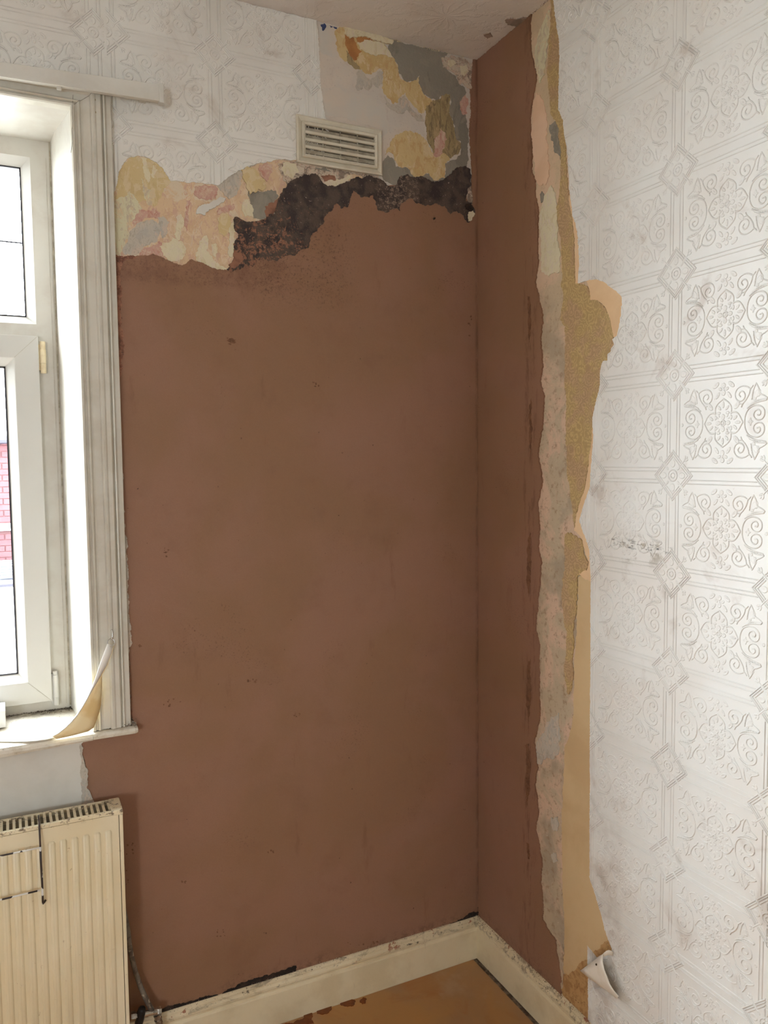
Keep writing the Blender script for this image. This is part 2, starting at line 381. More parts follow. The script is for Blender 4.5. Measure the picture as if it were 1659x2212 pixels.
# radiator
t = NT('cream_enamel_radiator')
x, y, z = t.sep()
c = t.mix(t.ramp(t.noise(4, 4, .5), .42, .62), lin((224,212,182)), lin((220,206,172)))
c = t.mix(t.math('MULTIPLY', t.ramp(t.noise(60, 6, .75), .64, .70), .6), c, lin((160,128,92)))
c = t.mix(t.math('MULTIPLY', t.ramp(z, .74, .752), t.ramp(t.noise(55, 6, .8, off=(3,3,1)), .54, .6)), c, lin((120,104,84)))
M['rad'] = t.done(c, .35, t.noise(200, 2), .03, .001)
M['rad_dark'] = plain('radiator_inside', (40,35,30), (56,49,42), 80, rough=.9)
M['rad_fin'] = plain('radiator_convector', (70,62,52), (50,44,38), 60, rough=.8)
t = NT('chipped_coated_wire')
c = t.mix(t.ramp(t.noise(30, 2, .5, .8), .47, .49), lin((226,224,218)), lin((48,36,32)))
M['wire'] = t.done(c, .45)
M['wire_dark'] = plain('bare_dark_wire', (74,60,54), (50,38,34), 60, rough=.5)
M['pipe'] = plain('grey_painted_pipe', (120,112,100), (92,82,72), 34, .45, .58, .6, bsc=80, bstr=.5, speck=(172,160,142), ssc=60, sthr=(.6, .66))
M['chrome'] = plain('worn_chrome', (190,184,174), (140,132,122), 60, rough=.22, metal=.9, bstr=.05)
M['blackplastic'] = plain('black_plastic', (26,24,23), (40,36,34), 60, rough=.5)
M['hookmetal'] = plain('bright_steel', (200,198,194), None, rough=.2, metal=.95, bstr=0)
t = NT('strap_outer'); M['strap_w'] = t.done(lin((228,224,216)), .45, t.noise(70, 4), .2)
t = NT('strap_lining')
c = t.mix(t.ramp(t.noise(16, 4, .5), .42, .62), lin((238,220,176)), lin((224,196,140)))
t.p.inputs['Transmission Weight'].default_value = 0.0
M['strap_y'] = t.done(c, .6, t.noise(60, 4), .2)
M['box'] = plain('white_moulded_plastic', (226,225,222), None, rough=.35, bstr=.02)
M['vent'] = plain('cream_white_vent_plastic', (208,202,184), (200,192,172), 20, rough=.42, bstr=.05, speck=(120,104,84), ssc=110, sthr=(.71, .75))
M['vent_dark'] = plain('vent_duct_dark', (70,62,52), (96,86,72), 40, rough=.95)
M['louvre'] = plain('dusty_louvre', (180,172,154), (150,142,124), 50, rough=.6, bstr=.2)
# glass
t = NT('window_glass')
for nd in list(t.t.nodes): t.t.nodes.remove(nd)
out = t.n('ShaderNodeOutputMaterial'); mx = t.n('ShaderNodeMixShader'); tr = t.n('ShaderNodeBsdfTransparent'); gl = t.n('ShaderNodeBsdfGlossy')
tr.inputs[0].default_value = (.94, .95, .95, 1); gl.inputs['Roughness'].default_value = .02; mx.inputs[0].default_value = .05
t.l(tr.outputs[0], mx.inputs[1]); t.l(gl.outputs[0], mx.inputs[2]); t.l(mx.outputs[0], out.inputs[0])
M['glass'] = t.m
# outdoors
M['brick'] = plain('red_brick', (80,38,40), (70,32,35), 6, rough=.85)
M['mortar'] = plain('brick_mortar', (66,40,40), None, rough=.9)
M['slate'] = plain('grey_slate', (52,54,62), (42,44,54), 8, rough=.6)
M['render'] = plain('white_render', (214,214,212), (204,204,204), 2, rough=.8)
M['gutter'] = plain('grey_gutter', (40,38,46), None, rough=.5)
M['ground'] = plain('yard_concrete', (130,128,122), (112,110,106), 1.2, rough=.9)
M['room_wall'] = plain('room_wall_white', (228,229,228), (222,224,222), 3, rough=.8)

# ------------------------------------------------------------------ room shell
H = 2.8
XL, YF = -3.6, -3.9                              # left wall plane, wall behind the camera
WIN = dict(x0=-2.52, x1=-1.155, z0=0.935, z1=2.449)
def struct(name, mb, m, parent=None, **k):
    o = mb.build(name, m, parent, **k)
    if parent is None: o['kind'] = 'structure'
    return o
wall_back = struct('wall_back', MB().box(XL-.3, WIN['x0'], 0, .3, -.1, H+.1).box(WIN['x1'], .3, 0, .3, -.1, H+.1)
                   .box(WIN['x0'], WIN['x1'], 0, .3, -.1, WIN['z0']-.03).box(WIN['x0'], WIN['x1'], 0, .3, WIN['z1'], H+.1), M['crumble'])
wall_right = struct('wall_right', MB().box(0, .3, YF-.3, 0, -.1, H+.1), M['scraped'])
wall_left = struct('wall_left', MB().box(XL-.3, XL, YF-.3, 0, -.1, H+.1), M['room_wall'])
wall_front = struct('wall_front', MB().box(XL, W2['x0'], YF-.3, YF, -.1, H+.1).box(W2['x1'], 0, YF-.3, YF, -.1, H+.1)
                    .box(W2['x0'], W2['x1'], YF-.3, YF, -.1, W2['z0']).box(W2['x0'], W2['x1'], YF-.3, YF, W2['z1'], H+.1), M['room_wall'])
ceiling = struct('ceiling', MB().box(XL, 0, YF, 0, H, H+.1), M['ceiling'])
floor = struct('floor', MB().box(XL, 0, YF, 0, -.1, -.004), M['subfloor'])
fc = [on_floor(1014, 2065), on_floor(1153, 2212)]
mesh = MB().prism([(XL+.01, YF+.01, -.0035), (fc[1][0]+.002, YF+.01, -.0035), (fc[1][0], fc[1][1], -.0035), (fc[0][0], -.019, -.0035), (XL+.01, -.019, -.0035)],
                  [(XL+.01, YF+.01, .001), (fc[1][0]+.002, YF+.01, .001), (fc[1][0], fc[1][1], .001), (fc[0][0], -.019, .001), (XL+.01, -.019, .001)])
tag(mesh.build('floor_covering', M['floor'], floor), 'orange brown sheet covering over the floor')

# ------------------------------------------------------------------ traced layers of paint, paper and plaster
def rough_outline(pts, jag, step, rnd):
    out = []
    n = len(pts)
    def sub(a, b, k):
        d = math.dist(a, b)
        if d < step or k > 7: return [a]
        m = ((a[0]+b[0])/2, (a[1]+b[1])/2)
        nx, ny = -(b[1]-a[1])/d, (b[0]-a[0])/d
        o = rnd.uniform(-1, 1)*min(jag, d*.22)
        m = (m[0]+nx*o, m[1]+ny*o)
        return sub(a, m, k+1)+sub(m, b, k+1)
    for i in range(n): out += sub(pts[i], pts[(i+1) % n], 0)
    return out
def clip_halfplane(pts, f):
    out = []
    for i, p in enumerate(pts):
        q = pts[(i+1) % len(pts)]; a, b = f(p), f(q)
        if a >= 0: out.append(p)
        if (a >= 0) != (b >= 0):
            t = a/(a-b); out.append((p[0]+(q[0]-p[0])*t, p[1]+(q[1]-p[1])*t))
    return out
LAYERS = [0]
def layer(name, wall, px, n0, n1, m, jag=.0025, step=.003, label=None, seed=1, plane=None, inset=.0006, kind=None, wav=0):
    """thin sheet with a torn outline lying on a wall, n0..n1 m out from it"""
    LAYERS[0] += 1; n1 += 6e-6*LAYERS[0]
    rnd = random.Random(seed*7+len(px or ()))
    par = wall_back if wall == 'b' else wall_right if wall == 'r' else floor if wall == 'f' else ceiling
    if plane is None:
        fn = {'b': lambda x, y: on_back(x, y, n1), 'r': lambda x, y: on_right(x, y, n1), 'f': lambda x, y: on_floor(x, y, n1), 'c': lambda x, y: on_floor(x, y, H-n1)}[wall]
        P = [fn(*p) for p in px]
    else: P = plane
    P = rough_outline(P, jag, step, rnd)
    if wall == 'b': P = clip_halfplane(P, lambda p: -p[0]); T = lambda p, n: (p[0], -n, p[1])
    elif wall == 'r': P = clip_halfplane(P, lambda p: -p[0]); T = lambda p, n: (-n, p[0], p[1])
    elif wall == 'f': T = lambda p, n: (p[0], p[1], n)
    else:
        P = clip_halfplane(clip_halfplane(P, lambda p: -p[0]), lambda p: -p[1]); T = lambda p, n: (p[0], p[1], H-n)
    if wall in 'br': P = clip_halfplane(clip_halfplane(P, lambda p: H-p[1]), lambda p: p[1])
    N = len(P)
    tris = tessellate_polygon([[Vector((p[0], p[1], 0)) for p in P]])
    vs = [T(p, n0) for p in P]+[T(p, n1) for p in P]
    fs = [tuple(N+i for i in t) for t in tris]+[(i, (i+1) % N, N+(i+1) % N, N+i) for i in range(N)]
    o = mesh_obj(name, vs, fs, m, par)
    bm = bmesh.new(); bm.from_mesh(o.data); bmesh.ops.recalc_face_normals(bm, faces=bm.faces)
    # make sure the face looks into the room
    want = {'b': Vector((0, -1, 0)), 'r': Vector((-1, 0, 0)), 'f': Vector((0, 0, 1)), 'c': Vector((0, 0, -1))}[wall]
    big = max(bm.faces, key=lambda f: f.calc_area() if abs(f.normal.dot(want)) > .9 else 0)
    if big.normal.dot(want) < 0: bmesh.ops.reverse_faces(bm, faces=bm.faces)
    bm.to_mesh(o.data); bm.free()
    if label: o['label'] = label
    if kind: o['kind'] = kind
    return o

# --- back wall
cor = on_back(1036, 1000)
SKIM_B = [(247,550),(256,554),(275,553),(300,552),(330,548),(352,556),(375,568),(395,572),(412,560),(432,566),(470,582),(492,584),(508,560),(505,525),(560,480),(620,455),
          (690,430),(760,410),(850,400),(940,400),(1006,410),(1012,440),(1022,440),(1020,400),(1017,330),(1014,290),(1018,240),(1016,200),(1018,160),(1022,128)]
P = [on_back(x, y, .004) for x, y in SKIM_B]
P += [(0, H), (0, .02), (-1.36, .02), (-1.36, .70)]
P += [on_back(x, y, .004) for x, y in [(202,1738),(192,1715),(186,1700),(190,1672),(184,1650),(176,1625),(178,1596),(285,1582),(290,1562),(283,1545),(280,1400),(275,1300),(268,1140),(260,1000),(257,830),(252,700),(248,600)]]
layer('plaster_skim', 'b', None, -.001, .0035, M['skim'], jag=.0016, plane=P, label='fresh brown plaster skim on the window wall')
def B(name, px, n, m, label=None, jag=.003, seed=1, step=.003, n0=0.0): return layer(name, 'b', px, n0, n, m, jag, step, label, seed)
B('lining_paper', [(684,30),(1030,120),(1018,380),(940,410),(830,400),(815,380),(690,350),(640,340),(640,240),(684,240)], .0006, M['lining'], 'bare pinkish white lining beside the vent')
B('size_patch', [(688,48),(724,60),(727,105),(735,125),(700,118),(690,110)], .0009, M['bluish'], 'bluish white patch under the ceiling', seed=3)
B('size_patch', [(698,190),(740,196),(800,205),(835,240),(838,280),(826,300),(824,280),(760,262),(702,250)], .0009, M['bluish'], jag=.006, seed=4)
B('paint_fleck', [(692,54),(700,50),(705,56),(702,64),(696,66)], .0011, M['blue_paint'], 'dark blue paint fleck')
B('paint_fleck', [(712,54),(728,59),(728,63),(715,60)], .0011, M['blue_paint'], 'dark blue paint fleck', seed=5)
B('distemper_layer', [(724,66),(732,59),(745,60),(758,78),(773,82),(829,94),(843,115),(853,127),(860,141),(862,158),(868,172),(875,175),(883,178),(891,175),(900,166),(908,163),(908,170),(905,180),(912,195),(918,206),(930,212),
   (935,230),(921,228),(915,245),(905,243),(893,228),(882,215),(876,200),(868,205),(860,222),(848,225),(838,212),(828,200),(826,178),(828,150),(815,150),(803,160),(797,160),(785,155),(770,140),(757,136),(740,128),(728,110),(724,95)],
  .0010, M['yellow'], 'yellow distemper patch under the ceiling', jag=.004, seed=6)
B('plaster_blob', [(772,92),(800,86),(829,94),(843,112),(848,124),(838,122),(820,118),(795,114),(778,106)], .0024, M['cream'], 'cream plaster blob', seed=7)
B('distemper_scar', [(771,76),(817,87),(829,94),(800,88),(776,92),(771,86)], .0016, M['orange'], 'orange brown scar', seed=8)
B('distemper_scar', [(745,74),(762,78),(770,92),(772,104),(782,112),(770,130),(757,128),(752,110),(746,95)], .0014, M['orange'], 'orange brown scar', seed=9)
B('plaster_crumble', [(742,56),(780,64),(820,74),(850,86),(848,94),(830,92),(815,88),(795,80),(775,78),(757,82),(745,72)], .006, M['cream'], 'cream plaster crumbling along the ceiling edge', seed=10, jag=.004)
B('cement_patch', [(847,84),(870,92),(910,102),(945,108),(968,116),(955,135),(965,150),(985,165),(990,180),(1000,185),(1008,200),(1005,240),(1013,300),(1012,340),(1010,366),(985,368),(975,380),(962,388),(962,353),(985,345),(996,325),(996,305),(985,300),(983,271),(971,243),(973,228),(973,204),(953,206),(949,214),(930,212),(916,204),(905,180),(908,163),(891,175),(875,175),(862,158),(860,141),(853,127),(838,108)],
  .0018, M['grey'], 'grey cement patch in the upper corner', jag=.003, seed=11)
B('cement_patch', [(830,345),(838,335),(850,343),(855,360),(880,361),(896,378),(928,374),(945,382),(962,378),(962,392),(940,402),(850,404),(828,388),(825,368)], .0012, M['grey'], 'grey cement patch right of the vent', seed=12)
B('distemper_layer', [(832,334),(843,315),(853,296),(872,284),(890,284),(908,290),(922,305),(932,328),(940,338),(950,330),(965,335),(972,345),(963,356),(962,384),(950,386),(941,390),(928,376),(912,380),(896,382),(886,368),(875,360),(861,360),(852,345),(846,330)], .0016, M['yellow'], 'yellow distemper mound right of the vent', jag=.004, seed=13)
B('distemper_scar', [(921,228),(935,216),(949,214),(953,206),(973,204),(973,228),(969,243),(980,262),(984,285),(990,305),(999,312),(991,331),(978,338),(965,342),(952,332),(940,338),(935,328),(924,306),(919,270)], .0013, M['khaki'], 'khaki stained strip', jag=.004, seed=14)
B('paint_scrape', [(936,334),(938,312),(944,296),(952,278),(962,286),(966,300),(960,318),(956,332),(945,340)], .0016, M['pink'], 'pink scraped paint', jag=.005, seed=15)
B('paint_scrape', [(994,218),(1006,205),(1012,215),(1010,245),(1000,248),(994,236)], .0022, M['pink'], 'pink scraped paint', jag=.004, seed=16)
B('plaster_crumble', [(954,124),(962,122),(985,124),(1010,130),(1020,136),(1017,170),(1018,192),(1008,186),(1001,178),(994,182),(988,166),(975,152),(958,145)], .0045, M['crumble'], 'whitish crumbling plaster in the ceiling corner', jag=.005, seed=17)
B('plaster_crumble', [(968,130),(980,128),(985,138),(976,144),(967,140)], .0065, M['cream'], 'raised plaster lump', jag=.003, seed=18)
B('plaster_crumble', [(994,142),(1008,140),(1013,155),(1004,164),(996,158)], .0065, M['cream'], 'raised plaster lump', jag=.003, seed=19)
# lower left run of old paper between the embossed paper and the skim
B('old_paper', [(243,330),(300,335),(400,380),(500,380),(575,345),(645,345),(660,400),(640,420),(560,480),(505,520),(505,590),(400,580),(247,560),(243,440)], .0005, M['peach'], 'peach old paper under the torn embossed paper')
B('old_paper', [(248,430),(250,406),(259,367),(277,342),(295,337),(322,341),(350,359),(368,390),(352,415),(340,440),(330,446),(322,438),(310,432),(300,440),(290,428),(280,420),(270,440),(255,438)], .0009, M['tan'], 'tan yellow old paper', jag=.005, seed=21)
B('paint_layer', [(246,436),(256,428),(270,425),(280,412),(290,420),(300,440),(306,448),(300,465),(288,478),(278,500),(270,530),(262,552),(248,549),(246,490)], .0012, M['greenish'], 'greenish cream paint', jag=.006, seed=22)
B('paint_layer', [(304,384),(309,392),(316,405),(333,412),(336,424),(325,430),(330,444),(322,444),(316,432),(308,412)], .0012, M['greenish'], 'greenish cream paint', jag=.003, seed=23)
B('paint_layer', [(306,340),(316,342),(322,370),(332,385),(340,366),(330,356),(322,395),(312,380)], .0012, M['cream'], 'cream paint streaks', jag=.002, seed=231)
B('paint_scrape', [(300,452),(330,450),(346,458),(343,475),(330,470),(306,480),(288,492),(286,478)], .0013, M['pink'], 'pink scraped paint', jag=.006, seed=24)
B('plaster_patch', [(280,500),(296,482),(322,476),(338,480),(346,505),(340,522),(318,530),(305,548),(285,552),(268,550),(270,528)], .0015, M['greyblue'], 'grey white scraped patch', jag=.005, seed=25)
B('paint_scrape', [(300,552),(310,535),(330,528),(345,520),(352,530),(350,556),(325,552)], .0017, M['pink'], 'pink scraped paint', jag=.006, seed=26)
B('paint_layer', [(344,532),(352,523),(366,524),(374,512),(384,520),(396,524),(402,540),(396,556),(378,564),(366,564),(352,552)], .0018, M['cream'], 'pale cream paint patch', jag=.005, seed=27)
B('paint_layer', [(422,552),(430,530),(438,514),(446,508),(450,522),(446,540),(460,560),(478,574),(492,582),(470,582),(436,572),(424,562)], .0018, M['cream'], 'pale cream paint patch', jag=.005, seed=28)
B('paint_layer', [(458,528),(466,524),(470,540),(466,556),(460,552)], .0018, M['cream'], 'pale cream paint patch', jag=.002, seed=29)
B('paint_scrape', [(421,402),(443,398),(466,401),(470,412),(466,428),(450,432),(432,430),(422,424)], .0013, M['pink'], 'pink scraped paint', jag=.004, seed=30)
B('paint_scrape', [(402,432),(412,430),(408,455),(406,480),(402,500),(398,480)], .0013, M['pink'], 'pink scraped paint', jag=.003, seed=301)
B('paint_scrape', [(468,456),(490,444),(505,440),(508,448),(492,458),(470,466)], .0013, M['pink'], 'pink scraped paint', jag=.003, seed=302)
B('paper_scrap', [(424,462),(428,448),(440,442),(458,436),(474,426),(488,428),(484,436),(468,444),(452,452),(444,464),(436,462)], .004, M['white_wall'], 'white torn scrap of paper', jag=.002, seed=31)
B('lining_paper', [(470,402),(484,388),(505,372),(522,366),(526,380),(520,400),(508,422),(495,430),(484,420),(476,412)], .0016, M['greyblue'], 'pale lining paper', jag=.003, seed=32)
B('cement_patch', [(536,414),(548,410),(562,414),(578,410),(596,412),(602,424),(590,440),(574,448),(574,470),(562,474),(548,472),(546,450)], .0014, M['grey'], 'grey cement patch', jag=.004, seed=33)
B('plaster_crumble', [(524,440),(538,430),(546,448),(546,470),(530,468),(522,455)], .0018, M['cream'], 'pale crumbling plaster', jag=.004, seed=34)
B('brown_scar', [(572,446),(590,438),(600,430),(604,440),(600,456),(588,466),(574,470)], .0018, M['brown_old'], 'brown scar', jag=.004, seed=35)
B('brown_scar', [(494,572),(506,556),(506,540),(520,546),(526,560),(516,572),(505,580)], .0042, M['brown_old'], 'brown scar', jag=.003, seed=36)
B('plaster_crumble', [(600,352),(645,350),(700,366),(760,378),(824,388),(834,396),(836,404),(812,388),(790,382),(762,390),(746,396),(726,408),(706,406),(692,392),(680,378),(657,379),(640,388),(620,398),(612,380)], .0022, M['crumble'], 'pinkish crumbling plaster under the vent', jag=.005, seed=37)
B('brown_scar', [(692,380),(724,382),(726,398),(720,404),(706,400),(700,390)], .0028, M['brown_old'], 'brown scar under the vent', jag=.003, seed=38)
B('brown_scar', [(750,376),(782,380),(784,386),(766,386),(752,392)], .0028, M['peach'], 'peach scrap under the vent', jag=.003, seed=39)
B('cement_patch', [(673,364),(700,362),(716,372),(700,376),(684,372)], .0028, M['grey'], 'grey smear under the vent', jag=.004, seed=40)
# the flap of peach paper that curls off
def ribbon_surface(name, rows, m, parent, thick=.0006, smooth=True, label=None):
    """rows: list of lists of 3-D points (same count) -> thin double-sided sheet"""
    R_, C_ = len(rows), len(rows[0])
    v = [Vector(p) for r in rows for p in r]
    fs = [(i*C_+j, i*C_+j+1, (i+1)*C_+j+1, (i+1)*C_+j) for i in range(R_-1) for j in range(C_-1)]
    o = mesh_obj(name, v, fs, m, parent, smooth)
    md = o.modifiers.new('thickness', 'SOLIDIFY'); md.thickness = thick; md.offset = 0
    if label: o['label'] = label
    return o
layer('paper_flap', 'b', [(521,367),(532,360),(545,362),(556,370),(562,384),(574,390),(576,402),(568,412),(558,408),(552,416),(545,414),(541,420),(534,408),(529,392)], .0035, .006, M['tan'], .003, .003, 'small lifted flap of tan paper', 91)
B('paint_scrape', [(560,356),(572,352),(590,356),(588,374),(578,392),(568,384),(562,370)], .0018, M['pink'], 'pink scraped paint', jag=.004, seed=92)
B('paint_layer', [(380,470),(390,462),(398,478),(392,500),(384,520),(376,505)], .0014, M['cream'], 'pale cream streak', jag=.004, seed=93)
B('paint_layer', [(612,352),(640,354),(646,372),(630,386),(616,380),(606,366)], .0028, M['cream'], 'pale cream scrap', jag=.004, seed=94)
B('paint_scrape', [(470,470),(486,462),(500,470),(498,500),(484,512),(472,495)], .0014, M['tan'], 'tan paper scrap', jag=.005, seed=95)
B('paint_layer', [(505,480),(508,500),(506,530),(500,556),(492,548),(496,520),(494,495)], .0022, M['cream'], 'pale torn edge', jag=.003, seed=96)
B('paint_scrape', [(340,470),(352,466),(366,480),(362,505),(350,515),(344,492)], .0014, M['greyblue'], 'pale scraped patch', jag=.005, seed=97)
B('paint_layer', [(700,396),(716,388),(735,388),(750,380),(760,378),(752,390),(730,400),(712,402)], .0030, M['cream'], 'cream crumb line', jag=.003, seed=98)
B('paint_layer', [(748,108),(756,120),(770,136),(778,150),(766,148),(752,136)], .0014, M['khaki'], 'khaki stain', jag=.003, seed=981)
B('lining_tear', [(770,158),(782,150),(800,172),(815,158),(828,154),(826,182),(818,190),(806,182),(796,196),(786,184),(776,196),(768,188)], .0012, M['greyblue'], 'torn pale lining', jag=.005, seed=982)
B('lining_tear', [(830,208),(846,226),(858,226),(866,208),(874,206),(884,226),(898,242),(912,250),(918,262),(906,262),(890,250),(878,236),(868,246),(850,240),(836,228)], .0013, M['greyblue'], 'torn pale lining', jag=.004, seed=983)
# black bituminous coat
BLACK = [(505,473),(511,468),(527,476),(545,478),(561,476),(576,468),(595,461),(598,445),(600,431),(606,418),(612,407),(625,395),(639,385),(657,376),(670,379),(681,374),(693,388),(700,397),(708,402),(726,403),(747,392),(763,385),(792,379),(816,385),(830,392),(840,402),(850,402),(859,395),(862,386),(867,379),(880,376),(893,382),(920,384),(933,392),(945,391),(960,387),(967,380),(973,376),(978,368),(986,362),(995,359),(1005,358),(1015,364),(1019,379),(1016,390),(1019,400),(1009,410),(1008,422),(1007,435),(1018,437),(1024,448),(1026,461),(1012,481),(1002,467),(994,460),(986,456),(973,463),(966,452),(962,445),(950,442),(938,440),(920,445),(910,440),(901,440),(895,434),(888,429),(876,436),(866,440),(864,456),(855,450),(840,458),(828,456),(816,453),(812,442),(810,432),(806,420),(798,427),(788,424),(779,426),(771,416),(763,411),(758,427),(755,438),(750,448),(737,451),(732,442),(726,440),(716,456),(702,467),(700,476),(697,485),(690,491),(684,500),(672,509),(670,522),(666,536),(650,540),(640,550),(624,551),(605,558),(582,563),(570,558),(555,564),(546,576),(530,572),(516,582),(503,587),(490,581),(500,568),(509,563),(520,558),(512,550),(509,545),(506,530),(509,518),(516,505),(508,498),(505,488)]
B('damp_proof_coat', BLACK, .0041, M['black'], 'black bituminous coat showing below the vent', jag=.004, step=.0025, seed=50)
B('plaster_hole', [(1005,442),(1016,439),(1024,449),(1022,456),(1014,456),(1006,452)], .0044, M['black_gap'], 'dark hole in the corner', jag=.002, seed=51)
B('plaster_lump', [(1013,458),(1021,455),(1026,463),(1020,474),(1013,478),(1012,468)], .007, M['cream'], 'pale lump of plaster in the corner hole', jag=.002, seed=52)
B('plaster_hole', [(936,470),(940,469),(941,473),(937,475)], .0041, M['black_gap'], jag=.001, seed=53)
B('plaster_scar', [(488,736),(500,730),(510,734),(508,742),(498,741)], .0039, M['drag'], jag=.003, seed=54)
B('skirting_gap', [(338,2200),(342,2188),(352,2179),(385,2169),(410,2163),(440,2154),(470,2149),(490,2140),(515,2126),(560,2111),(580,2108),(640,2086),(640,2098),(600,2120),(480,2170),(340,2210)], .0042, M['black_gap'], 'black gap above the skirting', jag=.003, seed=55)
B('skirting_gap', [(905,2020),(960,2000),(1000,1985),(1022,1970),(1036,1966),(1036,2010),(900,2040)], .0042, M['black_gap'], 'dark dirt above the skirting near the corner', jag=.005, seed=56)
B('plaster_edge', [(247,549),(258,552),(290,553),(300,560),(268,562),(262,580),(264,640),(262,700),(268,760),(262,800),(258,830),(253,720),(249,640)], .0039, M['skim_edge'], 'dark rough plaster edge', jag=.003, seed=57)
for i_, (x_, y_, w_, h_) in enumerate([(357,1193,8,9),(365,1520,14,10),(500,737,9,8),(585,1840,6,3),(398,1905,5,3),(283,1830,10,26),(268,1880,9,30),(478,2020,10,12),(780,2045,30,14),(820,2040,20,10),(680,830,10,5),(303,1395,4,2),(640,1545,8,4),(1016,700,4,30),(545,1470,10,4)]):
    rr_ = random.Random(900+i_)
    for k_ in range(7):
        cx_, cy_ = x_+rr_.uniform(-1, 1)*w_, y_+rr_.uniform(-1, 1)*h_
        r1_ = rr_.uniform(.8, 2.6)
        B('plaster_nick', [(cx_+math.cos(a_)*r1_*rr_.uniform(.6, 1.5), cy_+math.sin(a_)*r1_*rr_.uniform(.5, 1.2)) for a_ in [j_*1.05 for j_ in range(6)]], .0037, M['drag'], jag=.0006, step=.004, seed=k_)
# --- white painted panel below the sill and jagged white bits beside the casing
layer('painted_panel', 'b', None, 0, .005, M['white_wall'], jag=.0012, step=.004, seed=60,
      plane=[(XL, .02)]+[(-1.36, .02), (-1.36, .70)]+[on_back(x, y, .005) for x, y in [(204,1736),(193,1714),(186,1700),(189,1672),(183,1650),(177,1625),(176,1606)]]+[(-1.16, .93), (XL, .93)], label='white painted wall below the sill')
B('filler_edge', [(236,840),(246,842),(254,860),(258,900),(262,1000),(266,1080),(270,1140),(275,1200),(276,1260),(279,1330),(283,1395),(279,1410),(270,1412),(264,1300),(258,1150),(246,1000)], .008, M['greyblue'], 'grey white filler between casing and plaster', jag=.003, seed=61)
B('filler_edge', [(268,1410),(276,1412),(277,1450),(281,1500),(280,1530),(286,1550),(272,1556)], .006, M['brown_old'], 'bare brown timber edge', jag=.003, seed=62)

B('filler_edge', [(173,1608),(177,1612),(180,1640),(190,1668),(187,1700),(196,1716),(206,1738),(176,1740),(175,1680)], .0058, M['greyblue'], 'grey white filler edge below the sill', jag=.002, seed=63)
